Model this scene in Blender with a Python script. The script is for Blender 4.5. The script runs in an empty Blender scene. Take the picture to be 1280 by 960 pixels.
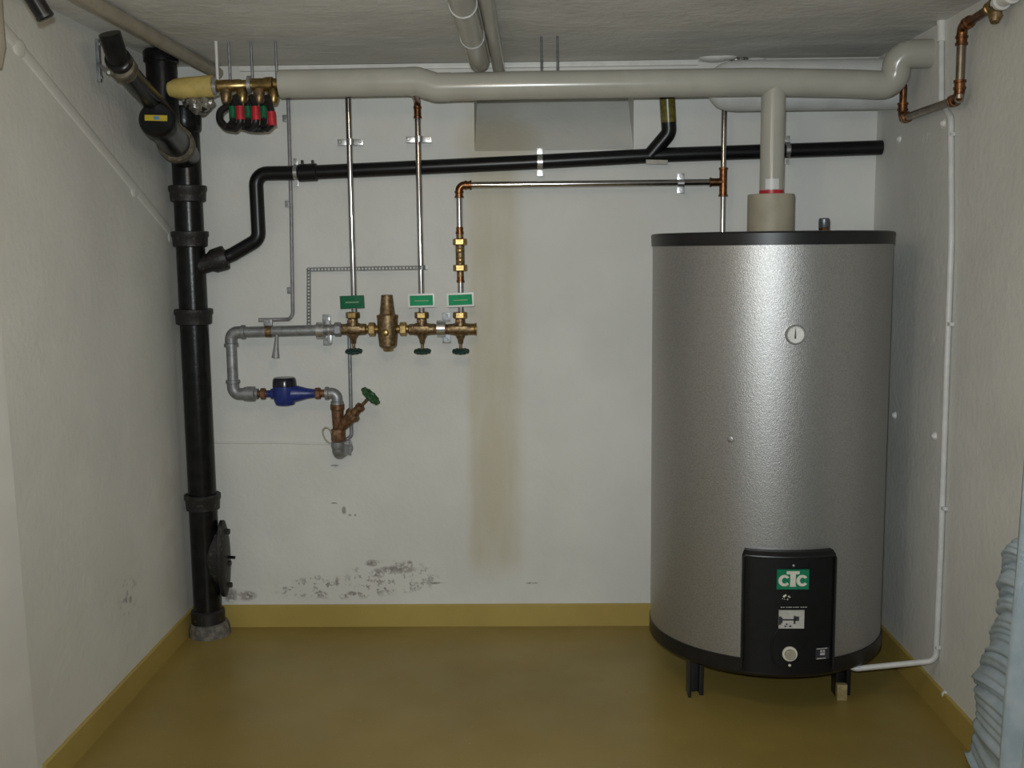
import bpy, bmesh, math, random
from mathutils import Vector, Matrix

random.seed(7)
scene = bpy.context.scene
COL = scene.collection
PI = math.pi

# ------------------------------------------------------------------ camera
F = 1322.0                      # focal length in pixels of the 1280 px frame
CAM = Vector((0.0, 0.0, 1.525))
VPX, VPY, ROLL = 665.0, 312.0, 0.008
_v = Vector(((VPX - 640) / F, (480 - VPY) / F, -1.0)).normalized()
_u = Vector((-math.sin(ROLL), math.cos(ROLL), 0.0))
_u = (_u - _v * _u.dot(_v)).normalized()
_x = _v.cross(_u)
ROT = Matrix((_x, _v, _u))      # camera space -> room space
cam_data = bpy.data.cameras.new('camera')
cam_data.sensor_width = 36.0
cam_data.lens = F / 1280 * 36.0
cam_data.clip_start = 0.02
cam = bpy.data.objects.new('camera', cam_data)
COL.objects.link(cam)
cam.matrix_world = Matrix.Translation(CAM) @ ROT.to_4x4()
scene.camera = cam

# ------------------------------------------------------------------ light
world = bpy.data.worlds.new('world')
scene.world = world
world.use_nodes = True
bg = world.node_tree.nodes['Background']
bg.inputs[0].default_value = (0.9, 0.92, 1.0, 1)
bg.inputs[1].default_value = 0.02

fl = bpy.data.lights.new('camera_flash_offscreen', 'SPOT')          # flash of the camera, just above the lens
fl.energy = 200.0
fl.color = (0.90, 0.97, 1.0)
fl.spot_size = math.radians(90)
fl.spot_blend = 1.0
fl.shadow_soft_size = 0.018
flash = bpy.data.objects.new('camera_flash_offscreen', fl)
COL.objects.link(flash)
flash.matrix_world = Matrix.Translation((-0.02, 0.02, 1.59)) @ ROT.to_4x4()

lp = bpy.data.lights.new('ceiling_lamp_offscreen', 'POINT')   # warm room lamp, out of frame under the ceiling
lp.energy = 12.0
lp.color = (1.0, 0.76, 0.50)
lp.shadow_soft_size = 0.10
lamp = bpy.data.objects.new('ceiling_lamp_offscreen', lp)
COL.objects.link(lamp)
lamp.location = (-0.2, 1.7, 2.08)

vs = scene.view_settings
vs.view_transform = 'Standard'
vs.look = 'None'
vs.exposure = 0.0
vs.gamma = 1.0
vs.use_curve_mapping = False

# ------------------------------------------------------------------ room measures
WB, WL, WR, HC, WF = 4.17, -1.40, 1.325, 2.237, -1.6

def ray(px, py):
    return ROT @ Vector(((px - 640) / F, (480 - py) / F, -1.0))
def at(px, py, Y):
    d = ray(px, py)
    return CAM + d * ((Y - CAM.y) / d.y)
def atX(px, py, X):
    d = ray(px, py)
    return CAM + d * ((X - CAM.x) / d.x)
def atZ(px, py, Z):
    d = ray(px, py)
    return CAM + d * ((Z - CAM.z) / d.z)

# ------------------------------------------------------------------ mesh helpers
WLOC = {}
def frame(ax):
    ax = ax.normalized()
    h = Vector((0, 0, 1)) if abs(ax.z) < 0.9 else Vector((1, 0, 0))
    a = ax.cross(h).normalized()
    return a, ax.cross(a).normalized(), ax

class MB:
    def __init__(s):
        s.bm = bmesh.new()
    def ringloft(s, rings, closed_ring=True, cap=True, closed_path=False):
        bm = s.bm
        V = [[bm.verts.new(p) for p in r] for r in rings]
        n = len(V[0])
        m = len(V)
        for i in range(m if closed_path else m - 1):
            A, B = V[i], V[(i + 1) % m]
            for j in range(n if closed_ring else n - 1):
                k = (j + 1) % n
                bm.faces.new((A[j], A[k], B[k], B[j]))
        if cap and closed_ring and not closed_path:
            bm.faces.new(V[0]); bm.faces.new(V[-1])
        return s
    def tube(s, pts, r, fil=0.0, seg=16, cap=True, closed=False, arc=7):
        pts = [Vector(p) for p in pts]
        if fil > 0 and not closed:
            out = [pts[0]]
            for i in range(1, len(pts) - 1):
                p, a, b = pts[i], pts[i - 1], pts[i + 1]
                d1, d2 = (a - p).normalized(), (b - p).normalized()
                ang = d1.angle(d2)
                if ang > PI - 0.02:
                    out.append(p); continue
                t = min(fil / math.tan(ang / 2), (a - p).length * 0.49, (b - p).length * 0.49)
                rr = t * math.tan(ang / 2)
                bis = (d1 + d2).normalized()
                c = p + bis * (rr / math.sin(ang / 2))
                s0, s1 = p + d1 * t - c, p + d2 * t - c
                tot = s0.angle(s1)
                for q in range(arc + 1):
                    f = q / arc
                    out.append(c + (s0 * math.sin((1 - f) * tot) + s1 * math.sin(f * tot)) / math.sin(tot))
            out.append(pts[-1])
            pts = out
        n = len(pts)
        tang = []
        for i in range(n):
            if closed:
                t = pts[(i + 1) % n] - pts[i - 1]
            else:
                t = pts[min(i + 1, n - 1)] - pts[max(i - 1, 0)]
            tang.append(t.normalized())
        a, b, _ = frame(tang[0])
        rings = []
        for i in range(n):
            t = tang[i]
            a = (a - t * a.dot(t)).normalized()
            b = t.cross(a)
            rr = r[i] if isinstance(r, (list, tuple)) else r
            rings.append([pts[i] + (a * math.cos(2 * PI * j / seg) + b * math.sin(2 * PI * j / seg)) * rr for j in range(seg)])
        return s.ringloft(rings, True, cap, closed)
    def lathe(s, o, ax, prof, seg=24, cap=True, start=0.0):
        o, ax = Vector(o), Vector(ax)
        a, b, c = frame(ax)
        rings = [[o + c * t + (a * math.cos(start + 2 * PI * j / seg) + b * math.sin(start + 2 * PI * j / seg)) * max(r, 1e-5) for j in range(seg)] for t, r in prof]
        return s.ringloft(rings, True, cap)
    def cyl(s, p0, p1, r, seg=20):
        p0, p1 = Vector(p0), Vector(p1)
        L = (p1 - p0).length
        e = min(r * 0.12, L * 0.12)
        return s.lathe(p0, p1 - p0, [(0, r - e), (e, r), (L - e, r), (L, r - e)], seg)
    def hexnut(s, p0, p1, r):
        p0, p1 = Vector(p0), Vector(p1)
        L = (p1 - p0).length
        e = L * 0.12
        return s.lathe(p0, p1 - p0, [(0, r * 0.9), (e, r), (L - e, r), (L, r * 0.9)], 6, True, PI / 6)
    def torus(s, c, ax, R, r, seg=10, n=28, arc0=0.0, arc1=None):
        c = Vector(c)
        a, b, _ = frame(Vector(ax))
        if arc1 is None:
            return s.tube([c + (a * math.cos(2 * PI * i / n) + b * math.sin(2 * PI * i / n)) * R for i in range(n)], r, 0, seg, False, True)
        return s.tube([c + (a * math.cos(arc0 + (arc1 - arc0) * i / n) + b * math.sin(arc0 + (arc1 - arc0) * i / n)) * R for i in range(n + 1)], r, 0, seg)
    def box(s, c, size, rot=None, bev=0.0):
        bm = s.bm
        c = Vector(c)
        g = bmesh.ops.create_cube(bm, size=1.0)
        vs_ = g['verts']
        for v in vs_:
            p = Vector((v.co.x * size[0], v.co.y * size[1], v.co.z * size[2]))
            v.co = c + (rot @ p if rot else p)
        if bev > 0:
            ed = {e for v in vs_ for e in v.link_edges}
            bmesh.ops.bevel(bm, geom=list(ed), offset=bev, segments=2, affect='EDGES', profile=0.7)
        return s
    def sphere(s, c, r, scale=(1, 1, 1), rot=None, u=16, v=10):
        g = bmesh.ops.create_uvsphere(s.bm, u_segments=u, v_segments=v, radius=r)
        for q in g['verts']:
            p = Vector((q.co.x * scale[0], q.co.y * scale[1], q.co.z * scale[2]))
            q.co = Vector(c) + (rot @ p if rot else p)
        return s
    def extr(s, poly, o, ux, uy, d):
        """2-D outline extruded by vector d (outline may be concave: filled as an ngon)"""
        o, ux, uy, d = Vector(o), Vector(ux), Vector(uy), Vector(d)
        A = [o + ux * x + uy * y for x, y in poly]
        return s.ringloft([A, [p + d for p in A]])
    def build(s, name, mat, parent=None, angle=35, smooth=True):
        bm = s.bm
        bmesh.ops.recalc_face_normals(bm, faces=bm.faces[:])
        xs = [v.co for v in bm.verts]
        lo = Vector((min(p.x for p in xs), min(p.y for p in xs), min(p.z for p in xs)))
        hi = Vector((max(p.x for p in xs), max(p.y for p in xs), max(p.z for p in xs)))
        c = (lo + hi) / 2
        for v in bm.verts:
            v.co -= c
        me = bpy.data.meshes.new(name)
        bm.to_mesh(me); bm.free()
        if smooth:
            me.polygons.foreach_set('use_smooth', [True] * len(me.polygons))
            me.set_sharp_from_angle(angle=math.radians(angle))
        me.materials.append(mat)
        o = bpy.data.objects.new(name, me)
        COL.objects.link(o)
        place(o, c, parent)
        return o

def place(o, c, parent=None):
    WLOC[o.name] = Vector(c)
    if parent:
        o.parent = parent
        o.location = Vector(c) - WLOC[parent.name]
    else:
        o.location = c
def tag(o, label, cat, group=None):
    o['label'] = label
    o['category'] = cat
    if group: o['group'] = group
    return o
def thing(name, label, cat, loc, group=None):
    o = bpy.data.objects.new(name, None)
    o.empty_display_size = 0.05
    COL.objects.link(o)
    place(o, Vector(loc))
    return tag(o, label, cat, group)
def struct(o):
    o['kind'] = 'structure'
    return o

# ------------------------------------------------------------------ materials
class NT:
    """small node-tree writer"""
    def __init__(s, name):
        m = bpy.data.materials.new(name)
        m.use_nodes = True
        s.m, s.t = m, m.node_tree
        s.b = s.t.nodes['Principled BSDF']
        g = s.t.nodes.new('ShaderNodeNewGeometry')
        s.P = g.outputs['Position']
        sp = s.t.nodes.new('ShaderNodeSeparateXYZ')
        s.t.links.new(s.P, sp.inputs[0])
        s.X, s.Y, s.Z = sp.outputs
    def _set(s, sock, v):
        if hasattr(v, 'is_linked') or hasattr(v, 'links'):
            s.t.links.new(v, sock)
        else:
            sock.default_value = v
    def math(s, op, a, b=None, clamp=False):
        n = s.t.nodes.new('ShaderNodeMath'); n.operation = op; n.use_clamp = clamp
        s._set(n.inputs[0], a)
        if b is not None: s._set(n.inputs[1], b)
        return n.outputs[0]
    def step(s, v, a, b, o0=0.0, o1=1.0):
        n = s.t.nodes.new('ShaderNodeMapRange'); n.interpolation_type = 'SMOOTHSTEP'
        s._set(n.inputs[0], v)
        if a > b: a, b, o0, o1 = b, a, o1, o0
        for i, q in enumerate((a, b, o0, o1)): n.inputs[i + 1].default_value = q
        return n.outputs[0]
    def mul(s, *a):
        r = a[0]
        for q in a[1:]: r = s.math('MULTIPLY', r, q)
        return r
    def noise(s, scale, detail=3.0, rough=0.55, stretch=None):
        n = s.t.nodes.new('ShaderNodeTexNoise')
        n.inputs['Scale'].default_value = scale
        n.inputs['Detail'].default_value = detail
        n.inputs['Roughness'].default_value = rough
        src = s.P
        if stretch:
            mp = s.t.nodes.new('ShaderNodeMapping'); mp.inputs['Scale'].default_value = stretch
            s.t.links.new(s.P, mp.inputs[0]); src = mp.outputs[0]
        s.t.links.new(src, n.inputs['Vector'])
        return n.outputs[0]
    def mix(s, f, a, b):
        n = s.t.nodes.new('ShaderNodeMix'); n.data_type = 'RGBA'
        s._set(n.inputs[0], f)
        for i, c in ((6, a), (7, b)):
            if isinstance(c, (tuple, list)): n.inputs[i].default_value = (*c[:3], 1)
            else: s.t.links.new(c, n.inputs[i])
        return n.outputs[2]
    def box(s, x0, x1, z0, z1, e, xs=None):
        xs = s.X if xs is None else xs
        return s.mul(s.step(xs, x0 - e, x0 + e), s.step(xs, x1 + e, x1 - e), s.step(s.Z, z0 - e, z0 + e), s.step(s.Z, z1 + e, z1 - e))
    def ell(s, a, b, ca, cb, ra, rb, e=0.25):
        u = s.math('DIVIDE', s.math('SUBTRACT', a, ca), ra)
        v = s.math('DIVIDE', s.math('SUBTRACT', b, cb), rb)
        d = s.math('ADD', s.math('MULTIPLY', u, u), s.math('MULTIPLY', v, v))
        return s.step(d, 1 + e, 1 - e)
    def bump(s, h, strength=0.3, dist=0.01):
        n = s.t.nodes.new('ShaderNodeBump')
        n.inputs['Strength'].default_value = strength
        n.inputs['Distance'].default_value = dist
        s._set(n.inputs['Height'], h)
        s.t.links.new(n.outputs[0], s.b.inputs['Normal'])
    def out(s, col, rough=0.5, metal=0.0, spec=None):
        if isinstance(col, (tuple, list)): s.b.inputs['Base Color'].default_value = (*col[:3], 1)
        else: s.t.links.new(col, s.b.inputs['Base Color'])
        s._set(s.b.inputs['Roughness'], rough)
        s.b.inputs['Metallic'].default_value = metal
        if spec is not None: s.b.inputs['Specular IOR Level'].default_value = spec
        return s.m

def mk(name, col, rough=0.5, metal=0.0, var=0.12, scale=30.0, bump=0.0, bscale=200.0, col2=None, lo=0.35, hi=0.65, spec=None):
    n = NT(name)
    c2 = col2 if col2 else tuple(max(0, c * (1 - var * 2)) for c in col)
    c = n.mix(n.step(n.noise(scale), lo, hi), c2, col)
    if bump: n.bump(n.noise(bscale), bump, 0.004)
    return n.out(c, rough, metal, spec)

M = {}
# --- back wall: white paint, water stain, flaked patches near the floor
n = NT('back_wall_paint')
base = n.mix(n.step(n.noise(2.2, 4), 0.3, 0.7), (0.67, 0.67, 0.635), (0.75, 0.75, 0.712))
xa, xb = at(584, 450, WB).x, at(648, 450, WB).x
zt, zb = at(600, 165, WB).z, at(600, 722, WB).z
wob = n.math('MULTIPLY', n.math('SUBTRACT', n.noise(5.0, 3), 0.5), 0.035)
xw = n.math('ADD', n.X, wob)
body = n.mul(n.step(xw, xa - 0.02, xa + 0.03), n.step(xw, xb + 0.045, xb - 0.04), n.step(n.Z, zb - 0.05, zb + 0.12), n.step(n.Z, zt + 0.25, zt - 0.1))
tone = n.step(n.noise(9, 5, 0.6, (1.6, 1.6, 0.35)), 0.25, 0.75, 0.6, 0.95)
stain = n.mul(body, tone)
zc = at(618, 590, WB).z
core = n.mul(n.ell(n.X, n.Z, at(615, 590, WB).x, zc, 0.07, 0.34, 0.7), 0.6)
halo = n.mul(n.ell(xw, n.Z, at(622, 175, WB).x, at(622, 175, WB).z, 0.15, 0.10, 0.8), 0.5)
sf = n.math('MAXIMUM', n.math('MAXIMUM', n.mul(stain, 0.62), core), halo)
c1 = n.mix(sf, base, (0.53, 0.46, 0.285))
def elw(px, py, rx, rz, e=0.5):
    p = at(px, py, WB)
    return n.ell(n.X, n.Z, p.x, p.z, rx * 0.00315, rz * 0.00315, e)
fl1 = n.math('MAXIMUM', elw(420, 735, 78, 14, .6), elw(490, 722, 55, 20, .6))
fl1 = n.mul(fl1, n.step(n.noise(38, 6, 0.7), 0.53, 0.60))
spots = fl1
for (px, py, rx, rz) in ((465, 704, 9, 4), (472, 717, 8, 6), (512, 706, 4, 5), (440, 742, 6, 3), (430, 638, 3, 5), (418, 629, 5, 1), (308, 745, 12, 6), (288, 744, 9, 9), (397, 722, 4, 3), (418, 582, 5, 1.2), (437, 644, 2, 1.5), (444, 644, 1.5, 1.5), (665, 729, 7, 1.2), (536, 729, 18, 1.6), (497, 712, 22, 5)):
    w = elw(px, py, rx, rz, 0.8)
    spots = n.math('MAXIMUM', spots, n.mul(w, n.step(n.noise(60, 4), 0.36, 0.5)))
flk = n.mix(n.step(n.noise(55, 3), 0.4, 0.62), (0.27, 0.25, 0.235), (0.40, 0.385, 0.36))
c1 = n.mix(n.mul(spots, 0.95), c1, flk)
h = n.math('SUBTRACT', n.math('ADD', n.noise(45, 5), n.mul(n.noise(4, 3), 1.5)), n.mul(spots, 0.8))
n.bump(h, 0.28, 0.006)
M['wall_back'] = n.out(c1, 0.62)

# --- left wall
n = NT('left_wall_paint')
base = n.mix(n.step(n.noise(2.0, 4), 0.3, 0.7), (0.67, 0.67, 0.635), (0.75, 0.75, 0.712))
p = atX(160, 745, WL)
sm = n.mul(n.ell(n.Y, n.Z, p.y, p.z, 0.07, 0.06, .8), n.step(n.noise(30, 4), 0.5, 0.62))
q = atX(210, 655, WL)
ds = n.mul(n.ell(n.Y, n.Z, q.y, q.z, 0.18, 0.35, .9), n.step(n.noise(7, 4), 0.4, 0.7), 0.25)
c1 = n.mix(ds, n.mix(n.mul(sm, 0.7), base, (0.25, 0.25, 0.26)), (0.5, 0.44, 0.34))
n.bump(n.math('ADD', n.noise(40, 5), n.mul(n.noise(4, 3), 2.0)), 0.3, 0.007)
M['wall_left'] = n.out(c1, 0.6)

# --- right wall with a few plaster patches
n = NT('right_wall_paint')
base = n.mix(n.step(n.noise(2.3, 4), 0.3, 0.7), (0.67, 0.67, 0.635), (0.75, 0.75, 0.712))
sp = None
for (px, py, ry, rz) in ((1158, 175, .04, .03), (1172, 330, .03, .05), (1166, 430, .02, .05), (1215, 775, .01, .012), (1140, 575, .03, .02), (1168, 600, .02, .04), (1230, 480, .01, .02)):
    p = atX(px, py, WR)
    w = n.mul(n.ell(n.Y, n.Z, p.y, p.z, ry, rz, .8), n.step(n.noise(45, 4), 0.52, 0.62))
    sp = w if sp is None else n.math('MAXIMUM', sp, w)
c1 = n.mix(n.mul(sp, 0.8), base, (0.85, 0.84, 0.82))
n.bump(n.math('ADD', n.noise(40, 5), n.mul(n.noise(5, 3), 1.6)), 0.3, 0.007)
M['wall_right'] = n.out(c1, 0.6)

# --- ceiling: board-marked concrete, painted
n = NT('ceiling_paint')
base = n.mix(n.step(n.noise(3.0, 5), 0.3, 0.7), (0.66, 0.66, 0.635), (0.78, 0.78, 0.755))
ln = n.step(n.noise(6, 4, .6, (0.3, 6, 1)), 0.63, 0.70)
ln2 = n.step(n.noise(16, 5, .65, (.5, 1.6, 1)), 0.66, 0.71)
c1 = n.mix(n.mul(n.math('MAXIMUM', ln, ln2), 0.75), base, (0.90, 0.89, 0.86))
n.bump(n.math('ADD', n.noise(30, 6), n.math('ADD', n.mul(ln, 1.5), n.mul(n.noise(5, 3), 1.6))), 0.45, 0.01)
M['ceiling'] = n.out(c1, 0.7)

# --- floor and skirting: ochre floor paint
n = NT('floor_paint')
base = n.mix(n.step(n.noise(1.6, 4), 0.3, 0.7), (0.265, 0.192, 0.048), (0.325, 0.240, 0.064))
base = n.mix(n.mul(n.step(n.noise(60, 4), 0.66, 0.72), 0.25), base, (0.5, 0.45, 0.35))
n.bump(n.noise(70, 3), 0.08, 0.003)
M['floor'] = n.out(base, n.step(n.noise(5, 4), 0.3, 0.7, 0.34, 0.46))
n = NT('skirting_paint')
base = n.mix(n.step(n.noise(3, 4), 0.3, 0.7), (0.40, 0.295, 0.075), (0.46, 0.345, 0.092))
base = n.mix(n.mul(n.step(n.noise(70, 4), 0.68, 0.74), 0.4), base, (0.6, 0.55, 0.45))
M['skirting'] = n.out(base, 0.42)

M['white'] = mk('white_paint', (0.76, 0.76, 0.73), 0.45, 0, 0.05, 20)
M['panel'] = mk('white_board', (0.80, 0.80, 0.775), 0.5, 0, 0.03, 6)
M['pvc'] = mk('grey_pvc_jacket', (0.45, 0.44, 0.385), 0.22, 0, 0.04, 8)
M['pvc_end'] = mk('pvc_elbow', (0.44, 0.445, 0.43), 0.2, 0, 0.04, 8)
M['beige'] = mk('beige_pipe_paint', (0.36, 0.325, 0.255), 0.4, 0, 0.08, 15)
M['collar'] = mk('beige_foam_collar', (0.40, 0.36, 0.27), 0.55, 0, 0.06, 18)
M['duct'] = mk('white_duct', (0.74, 0.745, 0.73), 0.5, 0, 0.05, 14, 0.15, 30)
M['soil'] = mk('black_cast_iron', (0.010, 0.010, 0.011), 0.28, 0, 0.3, 25, 0.12, 90, spec=.3)
M['soil_dirty'] = mk('dusty_black_iron', (0.014, 0.013, 0.013), 0.5, 0, 0.3, 60, 0.3, 80, (0.07, 0.06, 0.05), 0.30, 0.42)
M['black'] = mk('black_plastic_pipe', (0.0075, 0.0075, 0.009), 0.33, 0, 0.15, 30, spec=.35)
M['ring'] = mk('dusty_joint_ring', (0.16, 0.135, 0.09), 0.6, 0, 0.3, 50)
M['grout'] = mk('grey_mortar', (0.20, 0.185, 0.165), 0.85, 0, 0.25, 45, 0.6, 60)
M['chrome'] = mk('chromed_pipe', (0.50, 0.48, 0.475), 0.15, 1.0, 0.06, 30)
M['copper'] = mk('copper_fitting', (0.27, 0.125, 0.058), 0.36, 1.0, 0.25, 70)
M['copper_d'] = mk('tarnished_copper_pipe', (0.36, 0.30, 0.235), 0.35, 1.0, 0.15, 25)
M['brass'] = mk('brass', (0.46, 0.32, 0.13), 0.34, 1.0, 0.2, 60)
M['bronze'] = mk('bronze_casting', (0.335, 0.235, 0.125), 0.45, 0.85, 0.25, 80, 0.15, 260)
M['redbronze'] = mk('brown_gunmetal', (0.24, 0.125, 0.065), 0.5, 0.6, 0.25, 80, 0.2, 200)
M['zinc'] = mk('galvanised_steel', (0.34, 0.35, 0.36), 0.45, 0.6, 0.15, 35, 0.1, 120)
M['steel'] = mk('bright_zinc_clamp', (0.66, 0.67, 0.68), 0.3, 0.9, 0.12, 60)
M['rod'] = mk('grey_threaded_rod', (0.24, 0.26, 0.28), 0.4, 0.7, 0.15, 60)
M['lead'] = mk('grey_cable_sheath', (0.30, 0.29, 0.30), 0.45, 0.2, 0.12, 40)
M['blue'] = mk('blue_meter_enamel', (0.016, 0.035, 0.22), 0.35, 0, 0.15, 60)
M['meter_cap'] = mk('dark_meter_cap', (0.010, 0.010, 0.022), 0.22, 0, 0.15, 40)
M['wheel'] = mk('dark_green_handwheel', (0.010, 0.050, 0.040), 0.4, 0, 0.2, 60)
M['wheel2'] = mk('green_handwheel', (0.012, 0.10, 0.022), 0.42, 0, 0.25, 80)
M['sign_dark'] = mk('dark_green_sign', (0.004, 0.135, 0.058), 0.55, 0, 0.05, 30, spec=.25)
M['sign'] = mk('green_sign', (0.003, 0.33, 0.13), 0.55, 0, 0.05, 30, spec=.25)
M['signwhite'] = mk('sign_border_white', (0.82, 0.82, 0.80), 0.4, 0, 0.03, 30)
M['signtext'] = mk('pale_print', (0.30, 0.46, 0.22), 0.5, 0, 0.05, 60)
M['yellow'] = mk('yellow_insulation', (0.62, 0.475, 0.15), 0.45, 0, 0.1, 25, 0.1, 60)
M['foil'] = mk('crumpled_foil_wrap', (0.34, 0.33, 0.30), 0.38, 0.7, 0.3, 55, 1.0, 45, (0.03, 0.03, 0.03), 0.40, 0.50)
M['tape'] = mk('yellow_green_tape', (0.17, 0.145, 0.022), 0.3, 0, 0.25, 60)
M['yellowprint'] = mk('yellow_print', (0.50, 0.38, 0.02), 0.5, 0, 0.05, 60)
M['blueprint'] = mk('blue_print', (0.10, 0.25, 0.40), 0.5, 0, 0.05, 60)
M['red'] = mk('red_plastic', (0.52, 0.018, 0.035), 0.4, 0, 0.15, 60)
M['green'] = mk('green_plastic', (0.008, 0.15, 0.058), 0.4, 0, 0.15, 60)
M['rubber'] = mk('black_rubber', (0.012, 0.011, 0.012), 0.4, 0, 0.2, 40)
M['rim'] = mk('black_plastic_rim', (0.010, 0.010, 0.012), 0.38, 0, 0.15, 40)
M['ctrl'] = mk('black_control_panel', (0.0065, 0.0065, 0.0075), 0.5, 0, 0.15, 40, spec=.3)
M['logo'] = mk('logo_green', (0.008, 0.20, 0.10), 0.55, 0, 0.05, 40, spec=.25)
M['cream'] = mk('cream_print', (0.70, 0.68, 0.58), 0.5, 0, 0.05, 60)
M['label'] = mk('pale_label', (0.52, 0.51, 0.47), 0.5, 0, 0.06, 60)
M['ink'] = mk('dark_ink', (0.03, 0.03, 0.04), 0.6, 0, 0.05, 60)
M['knob'] = mk('knob_beige', (0.40, 0.37, 0.29), 0.45, 0, 0.08, 40)
M['dial'] = mk('dial_white', (0.78, 0.79, 0.74), 0.4, 0, 0.03, 60)
M['bezel'] = mk('bezel_grey', (0.50, 0.50, 0.50), 0.3, 0.8, 0.06, 60)
M['wood'] = mk('pale_wood', (0.42, 0.32, 0.15), 0.6, 0, 0.15, 40)
M['conduit'] = mk('white_conduit', (0.66, 0.665, 0.65), 0.4, 0, 0.05, 25)
M['sticker'] = mk('white_sticker', (0.68, 0.68, 0.66), 0.4, 0, 0.03, 30)
M['greylabel'] = mk('grey_paper_label', (0.45, 0.43, 0.37), 0.6, 0, 0.08, 60)
n = NT('curtain_cloth')
base = n.mix(n.step(n.noise(14, 4), 0.3, 0.7), (0.40, 0.50, 0.57), (0.52, 0.61, 0.68))
n.bump(n.noise(90, 3), 0.2, 0.003)
M['curtain'] = n.out(base, 0.85)
n = NT('silver_foil_jacket')                       # embossed aluminium-coloured jacket
base = n.mix(n.step(n.noise(240, 3, 0.6), 0.36, 0.64), (0.35, 0.345, 0.335), (0.44, 0.435, 0.425))
n.bump(n.math('ADD', n.noise(420, 2, 0.5, (1, 1, .6)), n.mul(n.noise(150, 2), .6)), 0.22, 0.003)
M['jacket'] = n.out(base, 0.42, 0.78)
n = NT('window_glass')
M['glass'] = n.out((0.05, 0.06, 0.07), 0.08)

# ================================================================== SETTING
T = 0.12
def slab(name, mat, x0, x1, y0, y1, z0, z1):
    return struct(MB().box(((x0 + x1) / 2, (y0 + y1) / 2, (z0 + z1) / 2), (x1 - x0, y1 - y0, z1 - z0)).build(name, M[mat], smooth=False))
slab('floor', 'floor', WL - T, WR + T, WF - T, WB + T, -T, 0)
slab('ceiling', 'ceiling', WL - T, WR + T, WF - T, WB + 0.6, HC, HC + T)
slab('wall_left', 'wall_left', WL - T, WL, WF - T, WB + T, 0, HC)
slab('wall_right', 'wall_right', WR, WR + T, WF - T, WB + T, 0, HC)
slab('wall_front', 'wall_left', WL, WR, WF - T, WF, 0, HC)
# back wall with a window niche whose sill slopes up and outwards
nx0, nx1 = at(593, 160, WB).x, at(792, 160, WB).x
nz0, nd = at(690, 188, WB).z, 0.27
nzb = at(690, 121, WB + nd).z
nz1 = at(690, 97, WB).z
w = MB()
def bx(x0, x1, y0, y1, z0, z1):
    w.box(((x0 + x1) / 2, (y0 + y1) / 2, (z0 + z1) / 2), (x1 - x0, y1 - y0, z1 - z0))
bx(WL - T, nx0, WB, WB + 0.6, 0, HC)
bx(nx1, WR + T, WB, WB + 0.6, 0, HC)
bx(nx0, nx1, WB, WB + 0.6, 0, nz0)
bx(nx0, nx1, WB, WB + 0.6, nz1, HC)
w.extr([(0, 0), (nd, nzb - nz0), (nd, nz1 - nz0), (0.6, nz1 - nz0), (0.6, 0)], (nx0, WB, nz0), (0, 1, 0), (0, 0, 1), (nx1 - nx0, 0, 0))
wall_back = struct(w.build('wall_back', M['wall_back'], smooth=False))
# skirtings: painted coves
bh = at(500, 755, WB).z - 0.0
def skirt(name, length, o, ux, d):
    prof = [(0, 0), (0.011, 0), (0.0105, bh - 0.004), (0.007, bh), (0, bh)]
    return struct(MB().extr(prof, o, ux, (0, 0, 1), d).build(name, M['skirting'], smooth=False))
skirt('baseboard_back', 0, (WL, WB, 0), (0, -1, 0), (WR - WL, 0, 0))
skirt('baseboard_left', 0, (WL, 2.815, 0), (1, 0, 0), (0, WB - 2.815, 0))
skirt('baseboard_right', 0, (WR, 2.3, 0), (-1, 0, 0), (0, WB - 2.3, 0))
# plastered-over ridge running down the left wall
a, b = atX(-12, 15, WL), atX(214, 291, WL)
t = MB().tube([a, b], 0.021, seg=16)
for (px, py, r) in ((24, 60, .032), (168, 240, .026), (213, 297, .024)):
    t.sphere(atX(px, py, WL), r, (1.0, 1.25, 0.8), None, 14, 10)
for v in t.bm.verts:
    v.co.x = WL + (v.co.x - WL) * .24
struct(t.build('trim_1', M['wall_left']))
# thin painted ledge where the back wall meets the ceiling
t = MB().box(((at(300, 80, WB).x + at(872, 80, WB).x) / 2, WB - 0.008, HC - 0.012), (at(872, 80, WB).x - at(300, 80, WB).x, 0.018, 0.02), bev=0.003)
struct(t.build('trim_2', M['white']))
# painted-over cable ridge low on the back wall
t = MB().tube([at(262, 553, WB), at(345, 553, WB), at(414, 555, WB)], 0.0055, seg=8)
struct(t.build('trim_3', M['wall_back']))
# white board on the left wall
e = atX(47, 957, WL + .025)
e2_ = atX(0, 390, WL + .025)
lean = (e2_.y - e.y) / (e2_.z - e.z)               # its far edge leans a little out of plumb
t = MB().extr([(e.y - lean * e.z - .9, 0.001), (e.y - lean * e.z, 0.001), (e.y + lean * (2.0 - e.z), 2.0), (e.y + lean * (2.0 - e.z) - .9, 2.0)], (WL + .001, 0, 0), (0, 1, 0), (0, 0, 1), (.024, 0, 0))
tag(t.build('white_board', M['panel']), 'tall plain white board standing flat against the left wall', 'board')

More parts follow.
